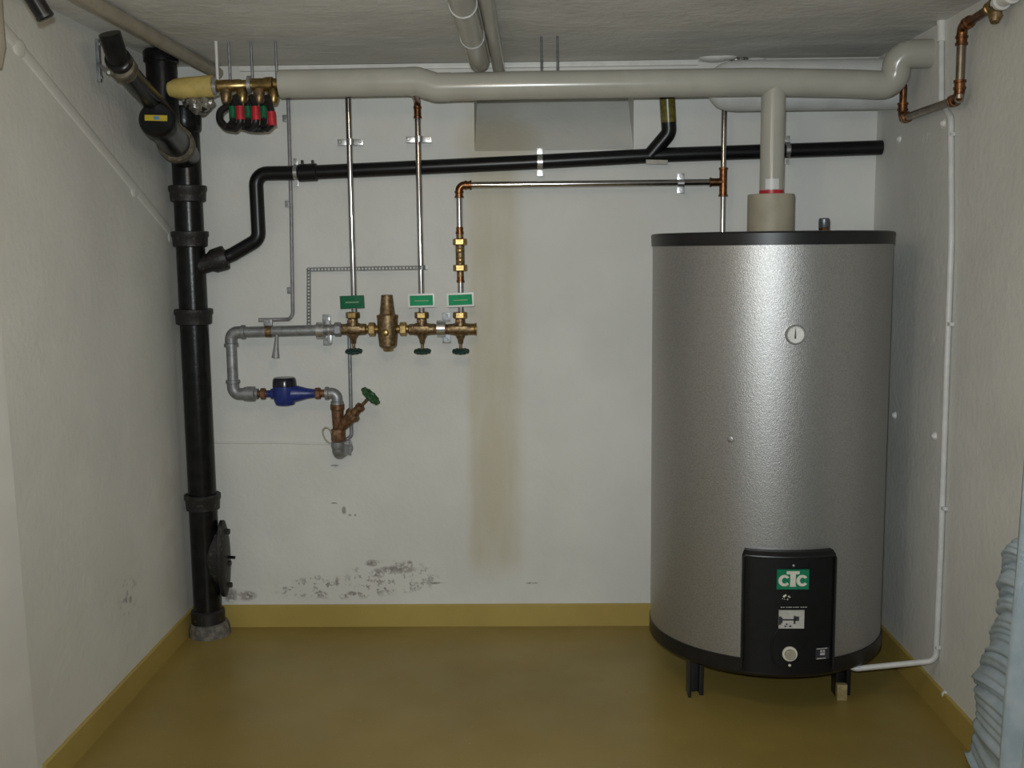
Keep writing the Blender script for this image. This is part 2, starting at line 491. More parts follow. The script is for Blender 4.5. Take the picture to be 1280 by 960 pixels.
# ================================================================== WATER HEATER
HX, HY, HR = 0.820, 3.69, 0.401
HB = Vector((HX, HY, 0))
th0 = -0.035
def hz(py, rad=HR):                                # height of a pixel row on the heater's front
    return at(966, py, HY - rad).z
z_top = at(966, 288.5, HY - HR - .006).z
z_t2 = at(966, 304.5, HY - HR).z
z_bot = at(985, 850, HY - HR - .01).z
z_b2 = at(985, 826, HY - HR).z
heater = thing('water_heater', 'large silver cylindrical water heater with black rims standing in the corner', 'water heater', (HX, HY, 0))
MB().lathe((HX, HY, z_bot + .02), (0, 0, 1), [(0, HR - .01), (0.002, HR), (z_t2 - z_bot - .01, HR), (z_t2 - z_bot, HR - .01)], 128).build('tank_jacket', M['jacket'], heater)
MB().lathe((HX, HY, z_t2 - .004), (0, 0, 1), [(0, HR - .02), (0, HR + .004), (z_top - z_t2 - .002, HR + .006), (z_top - z_t2 + .002, HR + .003), (z_top - z_t2 + .004, HR - .01), (z_top - z_t2 + .002, HR - .03)], 128).build('top_rim', M['rim'], heater)
MB().lathe((HX, HY, z_bot), (0, 0, 1), [(0, HR - .05), (0.0, HR - .012), (.006, HR - .002), (.014, HR + .004), (z_b2 - z_bot, HR + .004), (z_b2 - z_bot + .003, HR - .01)], 128).build('bottom_rim', M['rim'], heater)
# three angle-iron legs
for (px, py) in ((869, 868), (1052, 868)):
    g = atZ(px, py, 0.0)
    s_ = 0.056
    MB().box((g.x - s_ / 2 + .005, g.y, (z_bot + .02) / 2), (.010, s_, z_bot + .02), bev=.002).box((g.x, g.y + s_ / 2, (z_bot + .02) / 2), (s_, .010, z_bot + .02), bev=.002).box((g.x + .02, g.y + .006, (z_bot + .02) / 2), (.014, .03, z_bot + .02), bev=.002).build('leg', M['rim'], heater)
MB().box((HX - .005, HY + .27, (z_bot + .02) / 2), (.056, .010, z_bot + .02), bev=.002).box((HX + .02, HY + .245, (z_bot + .02) / 2), (.010, .05, z_bot + .02), bev=.002).build('leg', M['rim'], heater)
# foam collar and capped stub on the lid
cp = at(965, 288, HY)
czt = at(965, 243, HY).z
MB().lathe((HX, HY, z_top - .01), (0, 0, 1), [(0, .079), (czt - z_top + .008, .079), (czt - z_top + .010, .077)], 40).build('pipe_collar', M['collar'], heater)
sp_ = at(1030, 288, HY + .06)
st = MB(); st.hexnut((sp_.x, sp_.y, z_top - .002), (sp_.x, sp_.y, z_top + .018), .019)
stub = st.build('stub_fitting', M['copper'], heater)
MB().lathe((sp_.x, sp_.y, z_top + .014), (0, 0, 1), [(0, .017), (.003, .019), (.03, .019), (.035, .015)], 20).build('stub_cap', M['rod'], stub)
# --- control panel that follows the curve of the tank
pz0, pz1 = z_bot + .030, hz(692, HR + .04)
aw0, aw1 = -0.34, 0.36
PR = HR + .036
def pc(a, rad, z):
    a += th0
    return Vector((HX + rad * math.sin(a), HY - rad * math.cos(a), z))
pm = MB()
N = 18
rings = []
for z, ins, dr in ((pz0, .0, 0), (pz1 - .012, 0, 0), (pz1, .010, -.010)):
    outer = []
    for i in range(N + 1):
        a = aw0 + ins + (aw1 - aw0 - 2 * ins) * i / N
        dd = dr
        if i in (0, N): dd -= .006
        outer.append(pc(a, PR + dd, z))
    inner = [pc(aw1 - (aw1 - aw0) * i / N, HR - .01, z) for i in range(N + 1)]
    rings.append(outer + inner)
pm.ringloft(rings)
panel = pm.build('control_panel', M['ctrl'], heater)
# raised border on the panel's left side and top
pm = MB()
pts = [pc(aw0 + .012, PR + .001, pz0 + .01), pc(aw0 + .012, PR + .001, pz1 - .018)] + [pc(aw0 + .03 + (aw1 - aw0 - .05) * i / 12, PR + .001, pz1 - .014) for i in range(13)] + [pc(aw1 - .012, PR + .001, pz1 - .02), pc(aw1 - .012, PR + .001, pz0 + .01)]
pm.tube(pts, .0045, seg=8)
pm.build('panel_border', M['rim'], panel)
def on_panel(px, py, off=0.0):
    """pixel -> local frame on the panel's curved face"""
    d = ray(px, py)
    R = PR + off
    ox, oy = CAM.x - HX, CAM.y - HY
    A = d.x ** 2 + d.y ** 2; B = 2 * (ox * d.x + oy * d.y); C = ox * ox + oy * oy - R * R
    t = (-B - math.sqrt(B * B - 4 * A * C)) / (2 * A)
    p = CAM + d * t
    nrm = Vector((p.x - HX, p.y - HY, 0)).normalized()
    ux = Vector((-nrm.y, nrm.x, 0))
    return p, ux, Vector((0, 0, 1)), nrm
def plate(px0, py0, px1, py1, name, mat, parent, th=.003, off=0.0):
    p, ux, uz, nn = on_panel((px0 + px1) / 2, (py0 + py1) / 2)
    s = 3.2 / F
    W_, H_ = (px1 - px0) * s, (py1 - py0) * s
    R3 = Matrix((ux, nn, uz)).transposed()
    m_ = MB().box(p + nn * (off + th / 2 - .0), (W_, th + .004, H_), R3, .0006)
    return m_.build(name, M[mat], parent), p + nn * (off + th / 2 + .002 + th / 2), ux, uz, nn, W_, H_
lg, lo_, ux, uz, nn, LW, LH = plate(970, 710.5, 1011.5, 737, 'logo_plate', 'logo', panel, .003)
def cshape(cx, cy, R, r, a0, a1, sx=1.0):
    k = 20
    o = [(cx + sx * R * math.cos(a0 + (a1 - a0) * i / k), cy + R * math.sin(a0 + (a1 - a0) * i / k)) for i in range(k + 1)]
    q = [(cx + sx * r * math.cos(a1 + (a0 - a1) * i / k) + .001, cy + r * 1.15 * math.sin(a1 + (a0 - a1) * i / k)) for i in range(k + 1)]
    return o + q
u_ = LW / 100.0
LETTERS = [cshape(-27 * u_, -3.5 * u_, 18.5 * u_, 8.5 * u_, .62, 2 * PI - .62, 1.0), cshape(29 * u_, -3.5 * u_, 18.5 * u_, 8.5 * u_, .62, 2 * PI - .62, 1.0),
           [(x * u_, y * u_) for x, y in ((-20, 27), (20, 27), (20, 17), (8.5, 17), (8.5, -18), (10.5, -23), (-10.5, -23), (-8.5, -18), (-8.5, 17), (-20, 17))]]
for poly in LETTERS:
    MB().extr(poly, lo_, ux, uz, nn * .0012).build('letter', M['cream'], lg, smooth=False)
lb, bo, ux, uz, nn, LW, LH = plate(972.5, 761.5, 1005.5, 786, 'type_label', 'label', panel, .002)
def marks(rects, o, parent, mat='ink', name='print_mark'):
    m_ = MB()
    for (x0, y0, x1, y1) in rects:
        m_.extr([(x0, y0), (x1, y0), (x1, y1), (x0, y1)], o, ux, uz, nn * .0006)
    return m_.build(name, M[mat], parent, smooth=False)
a_, b_ = LW / 2, LH / 2
marks([(-a_, -.30 * LH, -a_ * .80, .16 * LH), (-a_ * .8, -.2 * LH, -a_ * .70, .10 * LH), (-a_ * .75, -.06 * LH, a_ * .3, .02 * LH), (a_ * .18, -.25 * LH, a_ * .32, .2 * LH), (a_ * .2, -.08 * LH, a_ * .6, .16 * LH), (-a_ * .55, -.42 * LH, -a_ * .38, -.34 * LH), (-a_ * .18, -.42 * LH, 0, -.34 * LH), (-a_ * .45, -.3 * LH, -a_ * .3, -.23 * LH)], bo, lb)
# small pale print and scuffs
p, ux, uz, nn = on_panel(992, 759)
s = 3.2 / F
marks([(x * s, -.4 * s, (x + 2.2) * s, .5 * s) for x in (-17, -14, -10, -7, -4.5, -1, 2, 4.6, 9, 12, 15)], p + nn * .0005, panel, 'label', 'caption_print')
p, ux, uz, nn = on_panel(983, 747)
m_ = MB()
for (x, y, r) in ((-3, 1.5, 1.7), (-1.2, 3, 1.5), (3, 1.5, 1.3), (1.5, -2.5, 1.0), (-5, -1.5, .7), (4.6, .3, .8), (-2.4, -2.2, .6)):
    m_.lathe(p + ux * x * s + uz * y * s, nn, [(0, r * s), (.0012, r * s * .8)], 7)
m_.build('scuff', M['cream'], panel)
p, ux, uz, nn = on_panel(992, 707)
MB().lathe(p, nn, [(0, .004), (.002, .004), (.003, .002)], 10).build('screw', M['zinc'], panel)
# thermostat knob
p, ux, uz, nn = on_panel(987, 817)
kb = MB().lathe(p - nn * .004, nn, [(0, .024), (.010, .024), (.012, .022), (.012, .0175), (.008, .017)], 28).build('knob_ring', M['cream'], panel)
MB().lathe(p - nn * .002, nn, [(0, .0165), (.016, .0165), (.018, .0145)], 24).build('knob', M['knob'], kb)
p, ux, uz, nn = on_panel(987, 831.5)
MB().lathe(p, nn, [(0, .0045), (.002, .0045), (.003, .003)], 10).build('screw', M['cream'], panel)
sl, so, ux, uz, nn, LW, LH = plate(1018, 808.5, 1037, 824, 'small_label', 'ink', panel, .001)
a_ = LW / 2
marks([(-a_ * .9, LH * .40, a_ * .7, LH * .47), (-a_ * .35, LH * .12, -a_ * .05, LH * .30), (a_ * .05, LH * .12, a_ * .35, LH * .30), (-a_ * .35, -LH * .15, a_ * .35, LH * .06), (-a_ * .9, -LH * .47, a_ * .5, -LH * .40)], so, sl, 'label', 'print_mark')
# moulded hump left of the knob
pts = []
for (px, py) in ((975, 783), (967, 795), (964, 812), (966, 828), (974, 836)):
    p, ux, uz, nn = on_panel(px, py); pts.append(p)
MB().tube(pts, .0035, .03, seg=8).build('moulded_rib', M['rim'], panel)
# thermometer
PRs = PR; PR = HR
p, ux, uz, nn = on_panel(993.5, 418)
tm = MB().lathe(p - nn * .006, nn, [(0, .031), (.018, .031), (.022, .029), (.022, .0255), (.016, .025)], 40).build('thermometer', M['bezel'], heater)
dial_o = p + nn * .0115
MB().lathe(p - nn * .004, nn, [(0, .0255), (.0155, .0255)], 36).build('dial', M['dial'], tm)
MB().extr([(-.0026, -.012), (.0026, -.012), (.0005, .021), (-.0005, .021)], dial_o + nn * .001 - ux * .001, ux, uz, nn * .001).build('needle', M['ink'], tm, smooth=False)
m_ = MB()
for i in range(11):
    a = math.radians(225 - 27 * i)
    c = Vector((math.cos(a), math.sin(a)))
    m_.extr([(c.x * .0205 - c.y * .0004, c.y * .0205 + c.x * .0004), (c.x * .0205 + c.y * .0004, c.y * .0205 - c.x * .0004), (c.x * .0235 + c.y * .0004, c.y * .0235 - c.x * .0004), (c.x * .0235 - c.y * .0004, c.y * .0235 + c.x * .0004)], dial_o, ux, uz, nn * .0006)
m_.build('scale_marks', M['zinc'], tm, smooth=False)
# dent with a bright centre on the jacket
p, ux, uz, nn = on_panel(913, 549)
MB().lathe(p - nn * .002, nn, [(0, .013), (.004, .010), (.0055, .004)], 14).build('jacket_dent', M['jacket'], heater)
PR = PRs
# wooden block at the foot of the right leg
g = atZ(1049.5, 868, 0.0)
tag(MB().box((g.x - .006, g.y - .0385, .0275), (.034, .022, .055), bev=.002).build('wooden_block', M['wood']), 'small pale wooden block wedged before the heater leg', 'wood block')

# ================================================================== MAIN INSULATED PIPE
YM = 3.685
main = thing('insulated_pipe', 'thick grey jacketed pipe under the ceiling with a branch down to the heater', 'pipe', at(700, 106, YM))
rM = 0.0465
pts = [at(350, 105, YM), at(521, 101.5, YM), at(545, 109, YM), at(660, 106.5, YM), at(945, 102.5, YM), at(1060, 104.5, YM), at(1120, 107, YM - .01), at(1120, 67.5, YM - .03)]
wx = at(1150, 67, YM - .05)
pts.append(Vector((WR + .01, YM - .05, wx.z)))
MB().tube(pts[:2] + [], rM, seg=32).build('pipe_section', M['pvc'], main)
MB().tube([pts[1] + (pts[0] - pts[1]).normalized() * .03] + [pts[1], pts[2]] + [pts[2] + (pts[3] - pts[2]).normalized() * .05], rM + .0012, .05, 32).build('offset_bend', M['pvc'], main)
MB().tube([pts[2], pts[3], pts[4], pts[5], pts[6] + (pts[5] - pts[6]).normalized() * .07], rM, .3, 32).build('pipe_section', M['pvc'], main)
MB().tube([pts[6] + (pts[5] - pts[6]).normalized() * .12, pts[6], pts[7], pts[8]], rM, .052, 32).build('double_elbow', M['pvc'], main)
bt = at(967, 103, YM)
br = MB().lathe((HX, HY - .005, czt - .012), (0, 0, 1), [(0, .0405), (bt.z - czt + .01, .0405)], 32).build('branch_pipe', M['pvc'], main)
zr = at(966, 240, HY - .04).z
MB().lathe((HX, HY - .005, zr - .007), (0, 0, 1), [(0, .0412), (.0145, .0412)], 32).build('red_band', M['red'], br)
stk = MB()
zs0, zs1 = at(966, 236.5, HY - .04).z, at(966, 223.5, HY - .04).z
rr = []
for z in (zs0, zs1):
    rr.append([Vector((HX + .0413 * math.sin(a), HY - .005 - .0413 * math.cos(a), z)) for a in [-.75 + i * 1.15 / 8 for i in range(9)]] + [Vector((HX + .0400 * math.sin(a), HY - .005 - .0400 * math.cos(a), z)) for a in [.40 - i * 1.15 / 8 for i in range(9)]])
stk.ringloft(rr)
stk.build('sticker', M['sticker'], br)
for px in (677, 697):
    b0, t0 = at(px, 92, YM), None
    MB().cyl((b0.x, YM, b0.z - .01), (b0.x, YM, HC), .0042, 10).build('hanger_rod', M['rod'], main)
# the two pipes that run from it along the ceiling
def ceil_pipe(px, r, Y0, Y1, zc, lab, mat, clips):
    x = at(px, 80, 3.62).x
    t_ = thing('ceiling_pipe', lab, 'pipe', (x, Y0, zc))
    MB().tube([(x, Y0, zc), (x, Y1, zc)], r, seg=28).build('pipe_section', M[mat], t_)
    for cy in clips:
        MB().lathe((x, cy, zc), (0, 1, 0), [(-.0, r + .0005), (.002, r + .003), (.008, r + .003), (.010, r + .0005)], 28).build('joint_ring', M['pvc_end'], t_)
    return t_
zc1 = HC - .075
c1p = ceil_pipe(597.5, .035, 3.69, 0.6, zc1, 'thicker grey ceiling pipe with pale joint rings', 'pvc', (atZ(598, 60, zc1 - .035).y, atZ(574, 22, zc1 - .035).y, 2.4))
ceil_pipe(619.5, .0225, WB, 0.6, HC - .055, 'thinner plain grey ceiling pipe beside the ringed one', 'pvc', ())
# beige pipe along the left of the ceiling
rb = 0.0235
zb_ = HC - rb - .002
xb_ = atZ(112, 2, zb_).x
tag(MB().tube([(xb_, WB, zb_), (xb_, 0.8, zb_)], rb, seg=28).build('beige_pipe', M['beige']), 'beige painted pipe running along the ceiling above the soil stack', 'pipe')
# black stub hanging near the ceiling
p0, p1 = at(57, 22, 2.42), at(-14, -52, 2.36)
p1.z = HC + .002
stb = thing('pipe_stub', 'short black pipe stub slanting down from the ceiling by left wall', 'pipe', p1)
MB().tube([p0, p1], .0195, seg=20).build('pipe_section', M['black'], stb)
MB().lathe(p0, p0 - p1, [(-.006, .0205), (.0, .0205), (.003, .017)], 20).build('end_cap', M['rubber'], stb)
# plaster-covered pipe at the frame edge on the left wall
tag(MB().tube([atX(-3, -40, WL + .012), atX(-2, 20, WL + .012), atX(1, 60, WL + .012), atX(-2, 86, WL + .012)], [.010, .013, .014, .010], seg=10).build('cable_end', M['beige']), 'pale rough cable end hanging high on the left wall', 'cable')

# ================================================================== WHITE DUCT (upper right)
YD, rD = 3.935, 0.090
dz = at(1000, 106.5, YD).z
dx0 = at(890, 106, YD).x
tag(MB().lathe((dx0, YD, dz), (1, 0, 0), [(-.012, .035), (.0, .055), (.02, .074), (.05, .086), (.09, rD), (WR + .004 - dx0, rD)], 36).build('white_duct', M['duct']), 'fat white duct behind the grey jacketed pipe, running into right wall', 'duct')
# broken plaster around where it meets the ceiling
pl = MB()
for (px, py, r) in ((893, 72, .05), (908, 71, .035), (880, 75, .03), (944, 74, .035)):
    c = atZ(px, py, HC)
    pl.sphere((c.x, c.y, HC), r, (1.2, .8, .35))
tag(pl.build('plaster_lump', M['duct']), 'lump of broken white plaster on the ceiling over the duct', 'plaster')
c = atZ(921, 75, HC)
tag(MB().sphere((c.x, min(c.y, WB - .024), HC - .006), .028, (1.3, .8, .6)).build('ceiling_hole_plug', M['foil']), 'grey crumpled plug in the broken ceiling plaster', 'plug')

# ================================================================== SOIL STACK
SX, SY, SR = -1.3155, 4.085, 0.0545
def sz(py): return at(240, py, SY).z
stack = thing('soil_stack', 'black cast iron soil stack with collars in the left corner', 'drain pipe', (SX, SY, 0))
cuts = [785, 637, 406, 309, 253, 140]
for i in range(len(cuts) - 1):
    z0, z1 = max(sz(cuts[i]), .02), sz(cuts[i + 1])
    MB().cyl((SX, SY, z0), (SX, SY, z1 + .02), SR if i else SR + .001, 32).build('pipe_section', M['soil'], stack)
for (y0, y1, r) in ((253, 232, .072), (309, 289, .071), (406, 386, .074), (637, 617, .071)):
    z0, z1 = sz(y0), sz(y1)
    L = z1 - z0
    MB().lathe((SX, SY, z0), (0, 0, 1), [(0, SR + .002), (.004, r - .006), (L * .6, r - .004), (L * .7, r), (L - .003, r), (L, r - .004), (L - .002, SR)], 36).build('collar', M['soil_dirty'], stack)
# head of the stack
MB().lathe((SX, SY, sz(166)), (0, 0, 1), [(0, SR), (.01, .062), (.05, .064), (.085, .064), (.09, .05)], 32).build('top_collar', M['soil'], stack)
# access box near the floor
za, zb2 = sz(745), sz(650)
zm, hh = (za + zb2) / 2, (zb2 - za)
ac = MB()
ac.lathe((SX + .01, SY - .005, zm), Vector((.992, .03, 0)), [(0, .045), (.050, .05), (.056, .068), (.070, .068), (.078, .056), (.084, .02)], 28)
for v in ac.bm.verts:
    v.co.z = zm + (v.co.z - zm) * (hh * .5 / .068)
acc = ac.build('access_box', M['soil_dirty'], stack)
dirn = Vector((.992, .03, 0))
for zz in (zm + .11, zm - .02, zm - .11):
    c = Vector((SX + .01, SY - .005, zz)) + dirn * .08
    MB().hexnut(c - dirn * .008, c + dirn * .014, .011).build('bolt', M['soil_dirty'], acc)
c = Vector((SX + .01, SY - .005, zm + .005)) + dirn * .082
MB().cyl(c, c + Vector((.03, -.006, 0)), .006, 8).build('latch', M['soil'], acc)
MB().lathe((SX + .004, SY, 0), (0, 0, 1), [(0, .082), (.03, .080), (.05, .074), (.056, .056)], 26).build('foot_mortar', M['grout'], stack)
MB().lathe((SX, SY, .05), (0, 0, 1), [(0, .066), (.05, .066), (.056, .058)], 30).build('foot_socket', M['soil_dirty'], stack)
# branch along the left wall with cleaning cap, drop from the ceiling, small sloping pipe
B0 = Vector((SX, SY, sz(196)))
cap_c = at(197, 150, 3.56)
ax = (cap_c - B0).normalized()
br1 = MB().tube([B0, cap_c], .053, seg=32).build('wye_branch', M['soil'], stack)
MB().lathe(B0 + ax * .17, ax, [(0, .056), (.004, .064), (.05, .066), (.056, .058)], 32).build('branch_collar', M['ring'], br1)
MB().lathe(cap_c - ax * .05, ax, [(0, .055), (.004, .060), (.055, .060), (.062, .056), (.066, .05), (.064, .0)], 32).build('cleaning_cap', M['soil'], br1)
a_, b_, c_ = frame(ax)
fc = cap_c + ax * .0155
side = Vector((1, 0, 0)); side = (side - ax * side.dot(ax)).normalized(); upv = side.cross(ax) if side.cross(ax).z > 0 else ax.cross(side)
lab = MB().extr([(-.038, -.007), (.034, -.007), (.034, .012), (-.038, .012)], fc - ax * .001, side, upv, ax * .0016).build('cap_label', M['yellowprint'], br1, smooth=False)
MB().extr([(-.010, -.003), (.008, -.003), (.008, .008), (-.010, .008)], fc + ax * .0004, side, upv, ax * .0012).build('cap_emblem', M['blueprint'], br1, smooth=False)
nl = (side * .80 + upv * .60).normalized()
MB().extr([(-.008, -.03), (.008, -.03), (.008, .03), (-.008, .03)], B0 + (cap_c - B0) * .62 + nl * .0525, ax.cross(nl).normalized(), ax, nl * .0015).build('branch_label', M['yellowprint'], br1, smooth=False)
dp = at(203, 110, 3.80)
drp = MB().tube([(dp.x, 3.80, HC - .005), (dp.x, 3.80, dp.z - .13)], .053, seg=32).build('drop_pipe', M['soil'], stack)
MB().lathe((dp.x, 3.80, HC - .05), (0, 0, 1), [(0, .055), (.004, .060), (.035, .061), (.04, .058)], 28).build('drop_collar', M['soil'], drp)
s0 = at(199, 136, 3.66); s1 = at(153, 84, 3.27); s2 = at(146, 70, 3.22); s3 = at(137, 44, 3.19)
sm_ = MB().tube([s0, s1], .0345, seg=28).build('sloping_pipe', M['soil'], stack)
d_ = (s1 - s0).normalized()
MB().lathe(s1 - d_ * .03, d_, [(0, .036), (.004, .041), (.05, .042), (.054, .036)], 28).build('slope_collar', M['ring'], sm_)
MB().tube([s1 - d_ * .01, s2, s3 + Vector((0, 0, .005))], .032, .05, 28).build('slope_elbow', M['soil'], sm_)
MB().lathe(s2 + (s1 - s2) * .4, (s2 - s0), [(-.03, .033), (-.026, .0385), (.015, .0385), (.019, .032)], 28).build('elbow_socket', M['soil'], sm_)
# zinc rail bracket on the left wall that holds it
r0 = atX(121, 76, WL)
rl = MB().box((WL + .006, r0.y, r0.z), (.012, .018, .135), bev=.002).build('rail_bracket', M['zinc'], stack)
MB().cyl((WL + .004, r0.y, r0.z - .01), (s1.x - .03, s1.y - .03, s1.z - .02), .006, 10).build('bracket_stud', M['zinc'], rl)
for k in (-1, 1):
    MB().lathe((WL + .011, r0.y, r0.z + k * .052), (1, 0, 0), [(0, .008), (.005, .007)], 10).build('screw', M['steel'], rl)
# side inlet socket
YP = 4.105
i0 = at(288, 320, YP); i1 = at(256, 330, SY)
dd = (i0 - i1).normalized()
sk = MB().lathe(i1 - dd * .05, dd, [(0, .036), (.07, .036), (.085, .046), (.125, .048), (.135, .046), (.14, .03)], 28).build('side_inlet', M['soil_dirty'], stack)

# ================================================================== BLACK DRAIN PIPE
drain = thing('drain_pipe', 'long black plastic drain pipe crossing the back wall to the soil stack', 'pipe', at(700, 200, YP))
rP = .0275
dpts = [i0 - dd * .02, at(291, 318, YP), at(323.5, 299, YP), at(319.5, 217, YP), at(378, 216, YP)]
MB().tube(dpts, rP, .045, 28).build('bent_section', M['black'], drain)
e1 = at(1094, 184.5, YP); e1 = Vector((WR + .003, YP, e1.z))
MB().tube([at(375, 216.3, YP), at(660, 203, YP), at(835, 193.5, YP), e1], rP, .6, 28).build('long_section', M['black'], drain)
c0, c1_ = at(373, 216.4, YP), at(397, 215.2, YP)
cpl = MB().cyl(c0, c1_, .034, 28).build('coupling', M['black'], drain)
for px in (378, 391):
    q = at(px, 204, YP - .005)
    MB().box(q, (.008, .022, .022), bev=.002).build('lug', M['black'], cpl)
# branch with tape
b0, b1, b2 = at(833, 105, YP - .04), at(836.5, 166, YP - .02), at(812, 195, YP)
bb = MB().tube([(b0.x, WB - .0005, b0.z), b0, b1, b2], .0285, .04, 28).build('branch', M['black'], drain)
MB().tube([b0 + (b1 - b0) * .3, b0 + (b1 - b0) * .78], .0295, seg=28).build('tape_wrap', M['tape'], bb)
l0 = at(821, 202.5, YP - .025)
MB().box(l0, (.082, .006, .016), Matrix.Rotation(math.radians(2), 3, 'Y'), .001).build('pipe_label', M['greylabel'], drain)
def clamp_v(px, py, r, Y, parent, w=.020, ax=Vector((1, 0, 0))):
    """two-piece pipe clamp around a pipe with ears up and down"""
    c = at(px, py, Y)
    a, b, c3 = frame(ax)
    cl = MB().lathe(c - ax * w / 2, ax, [(0, r), (.001, r + .0025), (w - .001, r + .0025), (w, r)], 26).build('clamp', M['steel'], parent)
    perp = Vector((0, 0, 1)) if abs(ax.x) > .5 else Vector((1, 0, 0))
    for k in (-1, 1):
        MB().box(c + perp * k * (r + .012), (w if abs(ax.x) > .5 else .026, .006, .026 if abs(ax.x) > .5 else w), bev=.001).lathe(c + perp * k * (r + .014) + Vector((0, -.003, 0)), (0, -1, 0), [(0, .006), (.004, .005)], 8).build('clamp_ear', M['steel'], cl)
    MB().cyl(c + Vector((0, r + .001, 0)), (c.x, WB - .001, c.z), .005, 8).build('clamp_stud', M['steel'], cl)
    return cl
clamp_v(370, 215.5, rP, YP, drain, .016)
clamp_v(675, 202.5, rP, YP, drain, .022)
clamp_v(984, 187.5, rP, YP, drain, .018)

# ================================================================== CHROME RISERS
YR = 4.045
rc = .0117
def wing_clamp(px, py, parent, hw=.046):
    c = at(px, py, YR)
    cl = MB().lathe(c - Vector((0, 0, .012)), (0, 0, 1), [(0, rc), (.001, rc + .0045), (.023, rc + .0045), (.024, rc)], 22).build('clamp', M['steel'], parent)
    for k in (-1, 1):
        MB().box(c + Vector((k * (rc + .018), .0, -.001)), (.036, .012, .022), bev=.002).lathe(c + Vector((k * (rc + .026), -.006, 0)), (0, -1, 0), [(0, .006), (.004, .0045)], 10).build('clamp_ear', M['steel'], cl)
    MB().cyl(c + Vector((0, rc, 0)), (c.x, WB - .001, c.z), .005, 8).build('clamp_stud', M['steel'], cl)
ym = 412                                            # manifold row
def riser(px_top, py_top, px_bot, py_bot, lab):
    t_ = thing('chrome_riser', lab, 'pipe', at(px_bot, py_bot, YR))
    tp, bt_ = at(px_top, py_top, YR), at(px_bot, py_bot, YR)
    x = (tp.x + bt_.x) / 2
    return t_, Vector((x, YR, tp.z)), Vector((x, YR, bt_.z))
r1, tp, bt_ = riser(436.5, 112, 441.5, 392, 'chromed vertical pipe rising from the valve with the dark borderless sign')
MB().tube([(tp.x, YM + .02, tp.z), tp, bt_], rc, .03, 20).build('pipe_section', M['chrome'], r1)
wing_clamp(438, 177.5, r1)
r2, tp, bt_ = riser(522, 138, 527, 392, 'chromed vertical pipe with copper coupling at top, beside the pressure regulator')
MB().tube([tp, bt_], rc, seg=20).build('pipe_section', M['chrome'], r2)
wing_clamp(523.5, 174, r2)
u0 = at(514, 109, YM + .03)
MB().tube([tp - Vector((0, 0, .015)), tp + Vector((0, 0, .035)), u0], rc + .0015, .03, 18).build('copper_elbow', M['copper'], r2)
MB().lathe(tp - Vector((0, 0, .03)), (0, 0, 1), [(0, rc), (.001, .0155), (.008, .0155), (.010, .0135), (.035, .0135), (.037, .0155), (.045, .0155), (.046, rc)], 20).build('coupling', M['copper'], r2)

# ---- pipe with check valve, going to the heater
hp = thing('hot_water_pipe', 'chromed pipe with copper elbow and check valve running over to the heater', 'pipe', at(576, 392, YR))
v0, v1 = at(576.5, 392, YR), at(573.5, 231, YR)
xv = (v0.x + v1.x) / 2
yh = at(740, 229.5, YR).z
tx = at(904, 228, YR).x
H0 = Vector((xv, YR, yh)); 
MB().tube([(xv, YR, v0.z), (xv, YR, yh - .03)], rc, seg=20).build('vertical_section', M['chrome'], hp)
MB().tube([(xv + .03, YR, yh), (tx, YR, yh)], rc, seg=20).build('horizontal_section', M['chrome'], hp)
el = MB().tube([(xv, YR, yh - .045), (xv, YR, yh), (xv + .045, YR, yh)], .0145, .026, 20).build('copper_elbow', M['copper'], hp)
for o_, d3 in (((xv, YR, yh - .048), (0, 0, 1)), ((xv + .048, YR, yh), (-1, 0, 0)), ((xv, YR, yh - .030), (0, 0, 1)), ((xv + .030, YR, yh), (-1, 0, 0))):
    MB().lathe(o_, d3, [(0, .013), (.001, .0172), (.008, .0172), (.009, .013)], 20).build('press_bead', M['copper'], el)
# check valve body
zv0, zv1 = at(574, 346, YR).z, at(574, 291, YR).z
L = zv1 - zv0
cv = MB().lathe((xv, YR, zv0), (0, 0, 1), [(0, .0135), (.02, .0135), (.022, .017), (L - .022, .017), (L - .02, .0135), (L, .0135)], 24).build('check_valve', M['bronze'], hp)
MB().hexnut((xv, YR, zv0 + .022), (xv, YR, zv0 + .046), .0275).build('union_nut', M['brass'], cv)
MB().hexnut((xv, YR, zv1 - .046), (xv, YR, zv1 - .022), .0275).build('union_nut', M['brass'], cv)
for zz in (zv0 + L * .38, zv0 + L * .60):
    MB().lathe((xv, YR - .012, zz), (0, -1, 0), [(0, .010), (.012, .010), (.014, .006)], 12).build('test_plug', M['brass'], cv)
for zz in (zv0 - .022, zv1 - .005):
    MB().lathe((xv, YR, zz), (0, 0, 1), [(0, rc), (.001, .0155), (.009, .0155), (.010, .0135), (.026, .0135), (.027, rc)], 20).build('press_coupling', M['copper'], hp)
# tee and vertical pipe behind the heater
zt0, zt1 = z_top + .003, at(905, 130, YR).z
MB().tube([(tx, YR, zt0), (tx, YR, zt1)], rc - .001, seg=20).build('tee_riser', M['chrome'], hp)
te = MB().tube([(tx, YR, yh - .05), (tx, YR, yh + .05)], .0145, seg=20).tube([(tx, YR, yh), (tx - .048, YR, yh)], .0145, seg=20).build('copper_tee', M['copper'], hp)
for o_, d3 in (((tx, YR, yh - .054), (0, 0, 1)), ((tx, YR, yh + .045), (0, 0, 1)), ((tx - .052, YR, yh), (1, 0, 0))):
    MB().lathe(o_, d3, [(0, .012), (.001, .0172), (.008, .0172), (.009, .013)], 20).build('press_bead', M['copper'], te)
clamp_v(851, 229, rc, YR, hp, .026)

